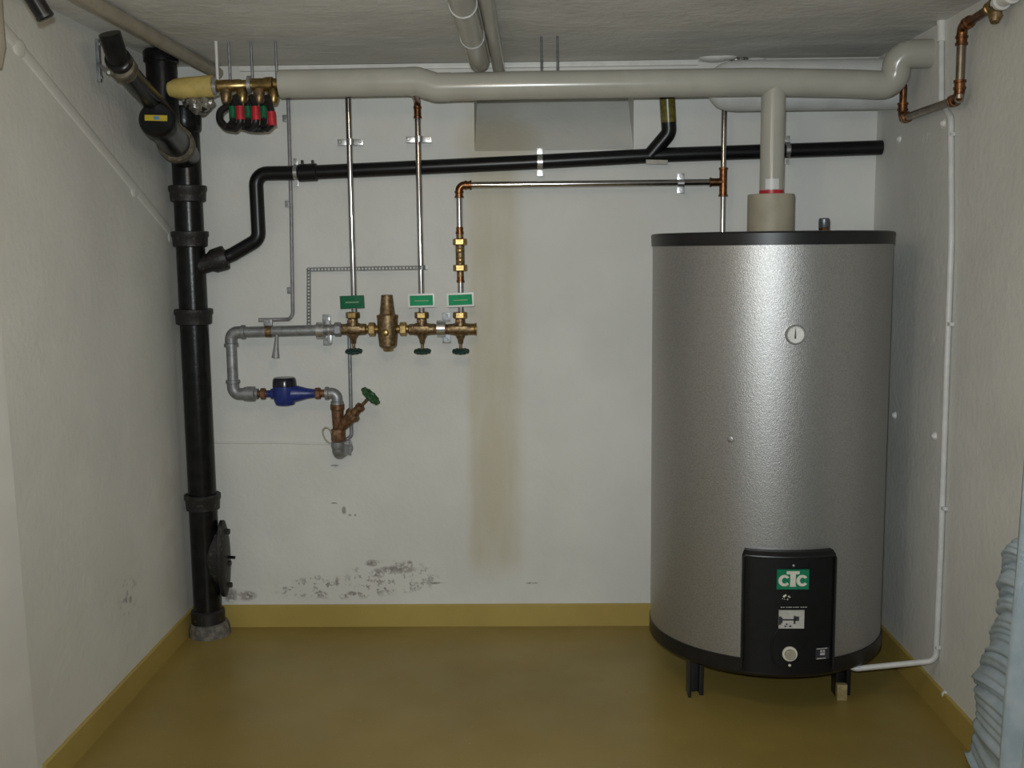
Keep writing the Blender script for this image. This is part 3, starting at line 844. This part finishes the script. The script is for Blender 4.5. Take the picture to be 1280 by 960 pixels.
# ================================================================== WATER METER RUN
YG = 4.045
rG = .0205
gal = thing('galvanised_pipe', 'grey galvanised pipe bending down from the valve manifold to the blue meter', 'pipe', at(290, 455, YG))
g0 = at(435, 411.6, YG); g1 = at(288.5, 415.5, YG); g2 = at(292, 492.5, YG); g3 = at(322, 492.5, YG)
gx = (g1.x + g2.x) / 2; g1.x = g2.x = gx
gz = (g0.z + g1.z) / 2
G0, G1 = Vector((g0.x, YG, g0.z)), Vector((gx, YG, g1.z))
G2, G3 = Vector((gx, YG, g2.z)), Vector((g3.x, YG, g2.z))
dG = (G0 - G1).normalized()
MB().tube([G1 + dG * .04, G0 - dG * .03], rG, seg=24).build('horizontal_section', M['zinc'], gal)
MB().tube([G1 - Vector((0, 0, .03)), G2 + Vector((0, 0, .03))], rG, seg=24).build('vertical_section', M['zinc'], gal)
def elbow(c, d1, d2, r, parent, mat='zinc', L=.055, name='elbow'):
    c, d1, d2 = Vector(c), Vector(d1).normalized(), Vector(d2).normalized()
    e_ = MB().tube([c + d1 * L, c, c + d2 * L], r, .030, 24)
    for d in (d1, d2):
        e_.lathe(c + d * (L - .014), d, [(0, r), (.002, r + .004), (.014, r + .004), (.015, r - .003)], 24)
    return e_.build(name, M[mat], parent)
elbow(G1, dG, (0, 0, -1), .0235, gal)
elbow(G2, (0, 0, 1), (1, 0, 0), .0235, gal)
MB().lathe(G2 + Vector((.05, 0, 0)), (1, 0, 0), [(0, .022), (.003, .029), (.033, .029), (.037, .021), (.046, .021)], 24).build('socket', M['zinc'], gal)
# pipe clamp, earth clamps on the run
def big_clamp(px, py, r, parent, w=.032, ear=1):
    c = at(px, py, YG)
    cl = MB().lathe(c - Vector((w / 2, 0, 0)), (1, 0, 0), [(0, r), (.001, r + .012), (w - .001, r + .012), (w, r)], 30).build('clamp', M['steel'], parent)
    for k in (-1, 1):
        MB().box(c + Vector((.018, .028, k * (r + .022))), (.032, .005, .034), bev=.0022).lathe(c + Vector((.018, .024, k * (r + .026))), (0, -1, 0), [(0, .010), (.003, .010), (.003, .006), (.008, .005)], 14).build('clamp_foot', M['zinc'], cl)
    MB().cyl(c + Vector((0, r + .002, 0)), (c.x, WB - .001, c.z), .008, 10).build('clamp_stud', M['steel'], cl)
big_clamp(401, 413, rG, gal)
ec = at(412, 412, YG)
ecl = MB().lathe(ec - Vector((.006, 0, 0)), (1, 0, 0), [(0, rG), (.001, rG + .004), (.012, rG + .004), (.013, rG)], 24).box(ec + Vector((0, -.012, .034)), (.012, .02, .03), bev=.003).box(ec + Vector((.004, -.012, -.036)), (.012, .02, .034), bev=.003).build('earth_clamp', M['steel'], gal)
MB().lathe(ec + Vector((.0, -.024, .03)), (0, -1, 0), [(0, .009), (.006, .008)], 10).build('screw', M['steel'], ecl)
e2 = at(336, 414, YG)
MB().lathe(e2 - Vector((.012, 0, 0)), (1, 0, 0), [(0, rG), (.001, rG + .003), (.024, rG + .003), (.025, rG)], 24).build('brass_band', M['bronze'], gal)
MB().box(e2 + Vector((0, -.006, .034)), (.034, .014, .026), bev=.004).lathe(e2 + Vector((0, -.012, .038)), (0, -1, 0), [(0, .008), (.006, .007)], 10).build('band_clamp', M['zinc'], gal)
t0, t1 = at(346, 418, YG - .01), at(344.5, 447, YG - .01)
MB().tube([t0, t0 * .5 + t1 * .5, t1], [.006, .009, .015], seg=10).build('clamp_tail', M['lead'], gal)

# water meter
meter = thing('water_meter', 'blue water meter with dark lid between two brown unions', 'water meter', at(364, 505, YG))
mc = Vector((at(362, 494, YG).x, YG, G2.z))
mx0, mx1 = at(334, 493, YG).x, at(394, 493, YG).x
MB().lathe((mx0, YG, G2.z), (1, 0, 0), [(0, .014), (.012, .014), (.016, .020), (.03, .022), (.055, .032), (.08, .037), (.10, .036), (.13, .028), (.155, .021), (mx1 - mx0 - .006, .0175), (mx1 - mx0, .0175)], 28).build('meter_body', M['blue'], meter)
mcx = at(356, 490, YG).x
MB().lathe((mcx, YG, G2.z - .046), (0, 0, 1), [(0, .022), (.004, .036), (.018, .042), (.04, .046), (.075, .0455), (.077, .042)], 36).build('meter_housing', M['blue'], meter)
MB().lathe((mcx, YG, G2.z + .030), (0, 0, 1), [(0, .0465), (.02, .0455), (.028, .043), (.033, .038), (.034, .001)], 36).build('meter_lid', M['meter_cap'], meter)
def union(x, z, w, r, parent, mat='copper', Y=YG):
    u = MB().hexnut((x - w / 2, Y, z), (x + w / 2, Y, z), r)
    return u.build('union_nut', M[mat], parent)
union(at(329, 493, YG).x, G2.z, .020, .0225, meter, 'redbronze')
union(at(397.5, 493, YG).x, G2.z, .022, .0225, meter, 'redbronze')
MB().cyl((at(318, 493, YG).x, YG, G2.z), (mx0 + .004, YG, G2.z), .014, 18).build('tail_piece', M['redbronze'], meter)
MB().cyl((mx1 - .004, YG, G2.z), (at(411, 493, YG).x, YG, G2.z), .015, 18).build('tail_piece', M['redbronze'], meter)

# slanted stop valve below
vx = at(421.5, 500, YG).x
stop = thing('stop_valve', 'slanted brown stop valve with green handwheel below the water meter', 'valve', at(427, 565, YG))
zz = G2.z
elbow((vx, YG, zz), (-1, 0, 0), (0, 0, -1), .0215, stop, L=.045)
zA, zB_, zC, zD = at(425, 507, YG).z, at(427, 538, YG).z, at(427, 551, YG).z, at(427, 566, YG).z
MB().lathe((vx, YG, zA + .008), (0, 0, -1), [(0, .019), (.002, .0275), (.022, .0275), (.026, .024), (zA - zB_, .021), (zA - zB_ + .012, .019)], 24).build('valve_body', M['redbronze'], stop)
sd = Vector((.70, -.10, .72)).normalized()
so_ = Vector((vx + .004, YG - .004, zB_ + .004))
MB().lathe(so_ - sd * .01, sd, [(0, .018), (.05, .022), (.08, .025), (.083, .029), (.098, .029), (.102, .018), (.125, .016), (.128, .019), (.142, .019), (.146, .012)], 24).build('bonnet', M['redbronze'], stop)
MB().hexnut(so_ + sd * .072, so_ + sd * .092, .031).build('bonnet_nut', M['bronze'], stop)
MB().cyl(so_ + sd * .12, so_ + sd * .192, .0062, 12).build('stem', M['redbronze'], stop)
def handwheel(c, ax, R, r, parent, mat, nsp=4):
    c, ax = Vector(c), Vector(ax).normalized()
    a, b, _ = frame(ax)
    h_ = MB().torus(c, ax, R, r, 10, 32).lathe(c - ax * .008, ax, [(0, .007), (.002, .0095), (.014, .0095), (.016, .007)], 14)
    for i in range(nsp):
        d = a * math.cos(2 * PI * i / nsp + .4) + b * math.sin(2 * PI * i / nsp + .4)
        h_.tube([c + d * .006, c + d * (R - r * .3)], r * .75, seg=8)
    nb = 5
    for i in range(nb * 2):
        d = a * math.cos(PI * i / nb) + b * math.sin(PI * i / nb)
        h_.sphere(c + d * (R + r * .2), r * 1.25, (1, 1, 1), None, 8, 6)
    return h_.build('handwheel', M[mat], parent)
wc = so_ + sd * .187
handwheel(wc, sd, .036, .0068, stop, 'wheel2')
MB().hexnut((vx, YG, zC - .002), (vx, YG, zB_ + .006), .029).build('union_nut', M['redbronze'], stop)
MB().lathe((vx, YG, zC), (0, 0, -1), [(0, .024), (.004, .030), (.02, .030), (.025, .028), (.04, .024)], 24).tube([(vx, YG, zC - .02), (vx, YG, zD), (vx + .01, WB + .005, zD - .005)], .026, .03, 24).build('bottom_fitting', M['zinc'], stop)
k0 = at(436.5, 553, YG - .01)
MB().box(k0 + Vector((-.004, 0, -.004)), (.03, .012, .010), bev=.002).cyl(k0 + Vector((.003, -.004, .010)), k0 + Vector((.003, -.004, -.05)), .0045, 10).cyl(k0 + Vector((-.006, -.004, -.022)), k0 + Vector((.012, -.004, -.022)), .004, 8).build('clamp_screw', M['zinc'], stop)
# bare wire loop at its side
wl_ = [at(*q, YG - .02) for q in ((414, 541), (411, 535), (406, 534), (403, 538), (404, 544), (407, 550), (412, 554))]
tag(MB().tube(wl_, .0032, .02, seg=8).build('earth_wire', M['knob']), 'thin yellowish wire looped beside the slanted stop valve', 'wire')

# ================================================================== VALVE MANIFOLD
def shutoff(px, lab, end=False):
    c = at(px, ym, YG)
    c = Vector((c.x, YG, at(px, 411.5, YG).z))
    v = thing('shutoff_valve', lab, 'valve', c)
    x0, x1 = c.x - .052, c.x + (.060 if end else .052)
    b = MB().lathe((x0, YG, c.z), (1, 0, 0), [(0, .016), (.004, .021), (.022, .0215), (.03, .024), (.075, .024), (.083, .0215), (x1 - x0 - .004, .0215), (x1 - x0, .017)], 24)
    b.lathe(c, (0, 0, 1), [(0, .020), (.04, .019), (.044, .016), (.055, .016)], 22)
    b.build('valve_body', M['bronze'], v)
    # moulded flat on the front
    MB().box(c + Vector((-.005, -.0205, .004)), (.066, .008, .016), bev=.003).build('front_flat', M['bronze'], v)
    MB().hexnut(c + Vector((0, 0, .042)), c + Vector((0, 0, .066)), .0275).build('union_nut', M['brass'], v)
    MB().lathe(c + Vector((-.008, -.014, .031)), (0, -1, 0), [(0, .008), (.012, .008), (.013, .0045)], 12).build('drain_plug', M['redbronze'], v)
    MB().lathe(c - Vector((0, 0, .018)), (0, 0, -1), [(0, .020), (.012, .017), (.02, .012), (.034, .010), (.038, .0065), (.058, .0055)], 18).build('spindle', M['bronze'], v)
    wz = at(px, 439, YG).z
    handwheel((c.x, YG, wz), (0, -.15, 1), .026, .0058, v, 'wheel')
    MB().lathe((c.x, YG, wz - .010), (0, 0, 1), [(0, .010), (.004, .020), (.012, .023), (.018, .018)], 20).build('wheel_disc', M['wheel'], v)
    return v, c
va, ca = shutoff(441.5, 'bronze shutoff valve under the dark borderless sign, joined to grey pipe')
vb, cb = shutoff(527.5, 'bronze shutoff valve between the pressure regulator and the bright clamp')
vc, cc = shutoff(575.5, 'bronze shutoff valve at the open end of the manifold, under check valve', True)
MB().hexnut((ca.x - .072, YG, ca.z), (ca.x - .045, YG, ca.z), .027).build('inlet_nut', M['zinc'], va)
MB().tube([(cb.x + .04, YG, cb.z), (cc.x - .04, YG, cc.z)], .0195, seg=22).build('link_pipe', M['redbronze'], vb)
big_clamp(551.5, 410.5, .020, vb, .034)
MB().lathe((cc.x + .054, YG, cc.z), (1, 0, 0), [(0, .022), (.006, .024), (.008, .024), (.009, .017), (.004, .012)], 24).build('end_plug', M['brass'], vc)
# pressure regulator
rx = at(484.5, 405, YG).x
pr = thing('pressure_regulator', 'bronze pressure regulator with tall tapered cap in the manifold', 'regulator', (rx, YG, at(484, 437, YG).z))
zq = lambda py: at(484.5, py, YG).z
MB().lathe((rx, YG, zq(436)), (0, 0, 1), [(0, .012), (.004, .026), (.012, .034), (zq(420) - zq(436), .038), (zq(398) - zq(436), .040), (zq(394.5) - zq(436), .038), (zq(394) - zq(436), .03)], 28).build('regulator_body', M['bronze'], pr)
MB().lathe((rx, YG, zq(397)), (0, 0, 1), [(0, .0415), (.010, .0415), (.012, .032), (.016, .0295), (zq(371) - zq(397), .0225), (zq(369) - zq(397), .0225), (zq(368.5) - zq(397), .019)], 28).build('spring_cap', M['bronze'], pr)
MB().hexnut((rx, YG, zq(438.5)), (rx, YG, zq(431)), .020).build('bottom_plug', M['brass'], pr)
gp = Vector((rx - .004, YG - .034, zq(415)))
MB().lathe(gp, (0, -1, 0), [(0, .014), (.010, .013), (.012, .010), (.013, .004)], 16).build('gauge_plug', M['brass'], pr)
for sgn in (-1, 1):
    xn = rx + sgn * .060
    MB().hexnut((xn - .013, YG, ca.z - .001), (xn + .013, YG, ca.z - .001), .0265).build('union_nut', M['brass'], pr)
    MB().cyl((rx + sgn * .03, YG, ca.z - .001), (rx + sgn * .10, YG, ca.z - .001), .0165, 20).build('tail_piece', M['brass'], pr)
# signs
def sign(px0, py0, px1, py1, tilt, border, lab):
    Ys = YR - .018
    c = at((px0 + px1) / 2, (py0 + py1) / 2, Ys)
    s = Ys / F
    W_, H_ = (px1 - px0) * s, (py1 - py0) * s
    t_ = thing('pipe_sign', lab, 'sign', c)
    R3 = Matrix.Rotation(math.radians(-tilt), 3, 'Y')
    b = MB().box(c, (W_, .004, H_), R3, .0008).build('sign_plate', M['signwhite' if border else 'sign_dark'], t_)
    if border:
        MB().box(c + Vector((0, -.0022, 0)), (W_ - .014, .0012, H_ - .014), R3).build('sign_face', M['sign'], b, smooth=False)
    m_ = MB()
    x = -.026
    random.seed(int(px0))
    while x < .024:
        w_ = random.uniform(.0035, .0055)
        m_.box(c + R3 @ Vector((x + w_ / 2, -.0030, -.001)), (w_ * .8, .0012, .0042), R3)
        x += w_ * 1.05
    m_.build('sign_print', M['signtext'], b, smooth=False)
    MB().cyl(c + Vector((0, .001, 0)), c + Vector((0, .010, 0)), .012, 12).build('sign_clip', M['zinc'], t_)
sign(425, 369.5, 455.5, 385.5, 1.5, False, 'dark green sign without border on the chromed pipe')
sign(510, 367, 543.5, 384.2, 1.0, True, 'green sign with white border beside the pressure regulator')
sign(558.5, 366, 592.5, 383.5, 2.0, True, 'green sign with white border under the check valve')

# ================================================================== CABLES AND STRAPS ON THE BACK WALL
YC = WB - .012
cab = thing('grey_cable', 'thin grey sheathed cable clipped to the wall above galvanised pipe', 'cable', at(362, 398, YC))
pp = [at(360, 118, YC), at(361, 150, YC), at(364, 260, YC), at(366, 392, YC), at(362.5, 399, YC), at(350, 399.5, YC - .05), at(323, 400, YC - .06)]
MB().tube(pp, .0075, .03, 12).build('cable_run', M['lead'], cab)
for py, px in ((148, 357), (255, 360), (363, 362.5)):
    c = at(px, py, YC + .004)
    MB().box(c, (.022, .014, .026), bev=.003).lathe(c + Vector((-.004, -.007, 0)), (0, -1, 0), [(0, .005), (.003, .004)], 8).build('cable_clip', M['zinc'], cab)
# perforated strap: a band with real holes
def strap(bm_, p0, p1, w, pitch):
    p0, p1 = Vector(p0), Vector(p1)
    L = (p1 - p0).length
    d = (p1 - p0) / L
    pr_ = Vector((0, -1, 0)).cross(d).normalized()
    nr_ = pr_.cross(d).normalized()
    for k in (-1, 1):
        c = (p0 + p1) / 2 + pr_ * k * (w / 2 - w * .13)
        R3 = Matrix((d, nr_, pr_)).transposed()
        bm_.box(c, (L, .0016, w * .26), R3)
    for i in range(int(L / pitch) + 1):
        c = p0 + d * min(i * pitch, L - .001)
        bm_.box(c, (pitch * .42, .0016, w * .5), R3)
stp = thing('perforated_strap', 'thin perforated steel strap bent across the wall behind chromed pipes', 'strap', at(385, 408, YC))
m_ = MB(); strap(m_, at(386, 407, YG), at(386, 337, YC), .016, .014); m_.build('vertical_band', M['zinc'], stp, smooth=False)
m_ = MB(); strap(m_, at(384, 337, YC), at(527, 334.5, YR + .0132), .016, .014); m_.build('horizontal_band', M['zinc'], stp, smooth=False)
c = at(527, 334.5, YR)
MB().lathe(c - Vector((0, 0, .008)), (0, 0, 1), [(0, rc), (.001, rc + .002), (.016, rc + .002), (.017, rc)], 18).box(c + Vector((.018, 0, 0)), (.012, .004, .016), bev=.001).build('strap_loop', M['zinc'], stp)
# grey conduit under the first valve
tag(MB().tube([at(436, 400, YC), at(438, 480, YC), at(439.5, 545, YC), at(433, 549.5, YC), at(426, 550, YC - .02)], .0075, .02, 12).build('grey_conduit', M['zinc']), 'thin grey conduit dropping behind the slanted stop valve', 'conduit')

# ================================================================== OVERHEAD BRASS DISTRIBUTOR (upper left)
dist = thing('brass_distributor', 'brass ceiling distributor with red and green sleeved black hoses', 'valve manifold', at(310, 108, YM))
d0, d1 = at(268, 108, YM), at(352, 105, YM)
dx = (d1 - d0)
MB().lathe(d0, dx, [(0, .024), (.012, .024), (.016, .021), (.09, .021), (.095, .018), (.12, .018), (.124, .022), (.17, .022), (.176, .025), (.2, .025), (.205, .020), (dx.length, .020)], 24).build('header_bar', M['brass'], dist)
for f_ in (.02, .53):
    c = d0 + dx * f_
    MB().lathe(c - dx.normalized() * .008, dx, [(0, .024), (.002, .031), (.014, .031), (.016, .024)], 22).build('hanger_ring', M['steel'], dist)
for px in (272, 286, 315.5, 346):
    c = at(px, 100, YM)
    MB().cyl((c.x, YM + (.016 if px == 286 else 0), c.z - .006), (c.x, YM + (.016 if px == 286 else 0), HC), .0042 if px != 272 else .0055, 10).build('hanger_rod', M['sticker'] if px == 272 else M['rod'], dist)
for i, (px, fx) in enumerate(((283, 0), (303, 0), (324, 0), (342, 0))):
    c = at(px, 112, YM)
    MB().lathe(c, (0, -.2, -1), [(0, .018), (.012, .020), (.03, .019), (.045, .015), (.05, .011)], 18).build('valve_body', M['bronze'] if i % 2 == 0 else M['brass'], dist)
for i, (gx_, gy_, rx_, ry_) in enumerate(((291, 142, 300.5, 142), (310, 142, 320, 142.5), (329.5, 141, 340, 149))):
    top_g = at(gx_ - 3, 124, YM + .02); g_a = at(gx_, 134, YM - .0); g_b = at(gx_ + .5, 152, YM - .01)
    bot0 = at(gx_ - 6 if i == 0 else gx_ - 1, 160, YM - .03); bot1 = at(rx_ - 6, 161, YM - .06)
    r_b = at(rx_ + .5, 155, YM - .085); r_a = at(rx_ - 1, 133 if i < 2 else 138, YM - .08); top_r = at(rx_ - 6, 121, YM - .045)
    hs = MB().tube([top_g, g_a, g_b, bot0, bot1, r_b, r_a, top_r], .0115, .022, 14).build('hose', M['rubber'], dist)
    MB().tube([at(gx_, 133.5, YM), at(gx_ + .5, 149, YM - .006)], .0135, seg=16).build('green_sleeve', M['green'], hs)
    y0_, y1_ = (ry_ - 9, ry_ + 8)
    MB().tube([at(rx_ - .6, y0_, YM - .081), at(rx_ + .5, y1_, YM - .085)], .0142, seg=16).build('red_sleeve', M['red'], hs)
    MB().tube([at(rx_ - 7, 120, YM - .045), at(rx_ - 1.5, y0_ + 1, YM - .083)], .006, seg=8).build('steel_lever', M['zinc'], hs)
MB().tube([at(287, 131, YM + .01), at(275, 139, YM - .01), at(274, 150, YM - .02), at(284, 161, YM - .03), at(300, 157, YM - .03), at(318, 161, YM - .03), at(330, 161, YM - .03)], .0125, .03, 14).build('hose_loop', M['rubber'], dist)
# insulated tail
yl = thing('yellow_insulation', 'yellow insulated pipe end between the soil stack and brass distributor', 'pipe insulation', at(240, 110, YM))
y0, y1 = at(213, 111.5, YM), at(266.8, 107.6, YM)
ly = (y1 - y0).length
MB().lathe(y0, y1 - y0, [(-.012, .012), (-.004, .024), (.02, .033), (.05, .036), (ly, .0365), (ly + .001, .02)], 28).build('foam_sleeve', M['yellow'], yl)
fm = MB()
random.seed(3)
rings = []
for i in range(13):
    f_ = i / 12
    c = at(230 + 37 * f_, 127 + 5 * math.sin(f_ * 3), YM + .01)
    R = .010 + .028 * math.sin(PI * min(max(f_, .04), .97)) ** .7
    rings.append([c + Vector((random.uniform(-.004, .004), math.cos(2 * PI * j / 14) * R * random.uniform(.75, 1.1), math.sin(2 * PI * j / 14) * R * random.uniform(.7, 1.1) * .9)) for j in range(14)])
fm.ringloft(rings)
fm.build('foil_wrap', M['foil'], yl, angle=20)

# ================================================================== COPPER PIPE ON THE RIGHT WALL
XC = WR - .040
cop = thing('copper_pipe', 'tarnished pipe with brown copper elbows stepping up the right wall', 'pipe', atX(1128, 150, XC))
k0, k1, k2, k3 = atX(1128, 148, XC), atX(1199, 124, XC), atX(1205, 32, XC), atX(1242, 14, XC)
k1.z = k0.z = (k0.z + k1.z) / 2
k2.y = k1.y; k3.z = k2.z + .012
up0 = Vector((XC, k0.y, at(1125, 106, k0.y).z))
rK = .0125
MB().tube([up0, k0 + Vector((0, 0, .03))], rK, seg=18).build('drop_section', M['copper'], cop)
MB().tube([k0, k1], rK + .0005, seg=18).build('level_section', M['copper_d'], cop)
MB().tube([k1, k2], rK + .001, seg=18).build('upright_section', M['copper_d'], cop)
MB().tube([k2, k3], rK, seg=18).build('upper_section', M['copper'], cop)
def cu_elbow(c, d1, d2, L=.05):
    d1, d2 = Vector(d1).normalized(), Vector(d2).normalized()
    e_ = MB().tube([c + d1 * L, c, c + d2 * L], .0155, .024, 18)
    for d in (d1, d2):
        for l_ in (L - .004, L - .024):
            e_.lathe(c + d * l_, d, [(0, .014), (.001, .0185), (.008, .0185), (.009, .014)], 18)
    e_.build('copper_elbow', M['copper'], cop)
cu_elbow(k0, (0, 0, 1), k1 - k0)
cu_elbow(k1, k0 - k1, (0, 0, 1))
cu_elbow(k2, (0, 0, -1), k3 - k2)
dk = (k3 - k2).normalized()
MB().lathe(k3 - dk * .03, dk, [(0, .014), (.001, .019), (.012, .019), (.014, .016), (.03, .016), (.032, .021), (.045, .021)], 18).build('end_coupling', M['brass'], cop)
MB().lathe(k3 + dk * .02 + Vector((0, 0, .004)), Vector((-.2, -.3, -1)), [(0, .014), (.03, .016), (.04, .020), (.05, .016), (.06, .012)], 16).build('drain_cock', M['bronze'], cop)
wp = MB().tube([k3 + dk * .02, k3 + dk * .5], .019, seg=18).build('white_section', M['white'], cop)
for t_ in (.04, .10, .17, .24):
    MB().lathe(k3 + dk * t_, dk, [(0, .018), (.002, .026), (.014, .026), (.016, .018)], 18).build('white_coupling', M['white'], wp)

# ================================================================== WHITE CONDUIT ON THE RIGHT WALL
XD = WR - .011
con = thing('white_conduit', 'thin white conduit down the right wall bending to the heater base', 'conduit', atX(1170, 815, XD))
q = [atX(1176.5, 30, XD), atX(1176.5, 128, XD), atX(1188.5, 148, XD), atX(1189, 300, XD), atX(1183, 470, XD), atX(1176, 680, XD), atX(1169.5, 826, XD)]
qe = atZ(1068, 836, z_bot - .012)
MB().tube(q + [qe, Vector((qe.x - .03, qe.y + .03, z_bot + .004))], .0095, .03, 14).build('conduit_run', M['conduit'], con)
MB().tube([atX(1176.5, 24, XD), atX(1176.5, 52, XD)], .0135, seg=14).build('ceiling_sleeve', M['white'], con)
for (px, py) in ((1188.5, 168), (1187, 405), (1179, 635), (1170.5, 808)):
    c = atX(px, py, XD)
    MB().box(c + Vector((.002, 0, 0)), (.016, .028, .012), bev=.002).lathe(c + Vector((-.004, -.018, 0)), (-1, 0, 0), [(0, .004), (.003, .003)], 8).build('conduit_clip', M['conduit'], con)
# plugs left in the right wall
for (px, py, lab) in ((1125, 174, 'white wall plug above the heater near the drain pipe end'), (1119, 519, 'white wall plug low beside the heater jacket'), (1169, 545, 'pale wall plug touching the white conduit'), (1180, 154, 'white screw cap beside the bend of the conduit'), (1182, 868, 'chip of bare white plaster above the right skirting')):
    c = atX(px, py, WR)
    tag(MB().lathe(c + Vector((.003, 0, 0)), (-1, 0, 0), [(0, .014), (.006, .013), (.013, .009), (.016, .004)], 9).sphere(c + Vector((0, .012, -.008)), .008, (.6, 1, 1), None, 8, 6).build('wall_plug', M['white']), lab, 'wall plug', 'plugs in the right wall')

# ================================================================== CURTAIN (lower right)
cur = thing('curtain', 'pale blue frilled curtain hanging to the floor along the right wall', 'curtain', (WR - .06, 2.8, 0))
NZ, NY = 70, 56
def sheet_y0(z):                                    # far edge of the plain cloth
    return 2.70 + .02 * (1 - min(z / .9, 1)) ** 1.5 + .005 * math.sin(z * 7)
rows = []
for i in range(NZ + 1):
    z = .004 + 2.1 * (i / NZ)
    row = []
    for j in range(NY + 1):
        f_ = j / NY
        y = sheet_y0(z) - f_ * .75
        amp = .012 + .012 * (1 - z / 2.1)
        x = WR - .048 - amp * math.sin(f_ * 46 + .8 * math.sin(z * 2.1)) - .010 * math.sin(f_ * 17 + z * 3) - .015 * (1 - min(z / .8, 1)) ** 2
        row.append(Vector((x, y, z)))
    rows.append(row)
m_ = MB()
m_.ringloft(rows, False, False)
so = m_.build('cloth', M['curtain'], cur, angle=180)
sd_ = so.modifiers.new('thickness', 'SOLIDIFY'); sd_.thickness = .002
# frill along its free edge: flares out wide towards the floor
edge = [(956, 1208), (940, 1211), (925, 1215), (910, 1219), (897, 1223), (885, 1224), (870, 1222), (855, 1220), (843, 1219.5), (832, 1225), (820, 1231), (812, 1238), (800, 1239), (790, 1237.5), (780, 1243), (766, 1251), (750, 1250.5), (735, 1251), (722, 1256), (712, 1253), (703, 1257), (694, 1261), (688, 1269)]
rows = []
K = 150
for i in range(K + 1):
    f_ = i / K * (len(edge) - 1)
    a_ = min(int(f_), len(edge) - 2); g_ = f_ - a_
    py = edge[a_][0] * (1 - g_) + edge[a_ + 1][0] * g_
    px = edge[a_][1] * (1 - g_) + edge[a_ + 1][1] * g_
    p = atX(px, py, WR - .020)
    p.z = max(p.z, .006)
    zt_ = p.z * .95 + .10 * min(p.z / .30, 1)
    root = Vector((WR - .060, sheet_y0(zt_) - .03, zt_))
    ph = i * .27 + 1.7 * math.sin(i * .11) + 1.0 * math.sin(i * .23 + 1)
    row = []
    for j in range(25):
        t_ = j / 24
        q = p.lerp(root, t_)
        q.z += .02 * math.sin(PI * t_) * min(p.z / .30, 1)
        wv = math.sin(PI * min(t_ * 1.05 + .10, 1))
        fold = .010 * math.sin(ph + .5 * t_) * (1 - .55 * t_) + .0045 * math.sin(ph * 2.7 + t_ * 2 + 1) + .003 * math.sin(i * 1.3 + t_ * 5)
        x = q.x - .014 * wv - fold * (.35 + .65 * min(1, t_ * 4 + .3))
        row.append(Vector((min(x, WR - .006), q.y, max(q.z, .005))))
    rows.append(row)
m_ = MB()
m_.ringloft(rows, False, False)
fo = m_.build('frill', M['curtain'], cur, angle=180)
sd_ = fo.modifiers.new('thickness', 'SOLIDIFY'); sd_.thickness = .002
# stitched seam where the frill joins the cloth
pts = []
for i in range(30):
    z = .05 + .66 * i / 29
    pts.append(Vector((WR - .066 - .015 * (1 - min(z / .8, 1)) ** 2 - .004 * math.sin(i * 1.1), sheet_y0(z) - .022, z)))
MB().tube(pts, .005, seg=8).build('seam', M['curtain'], cur)
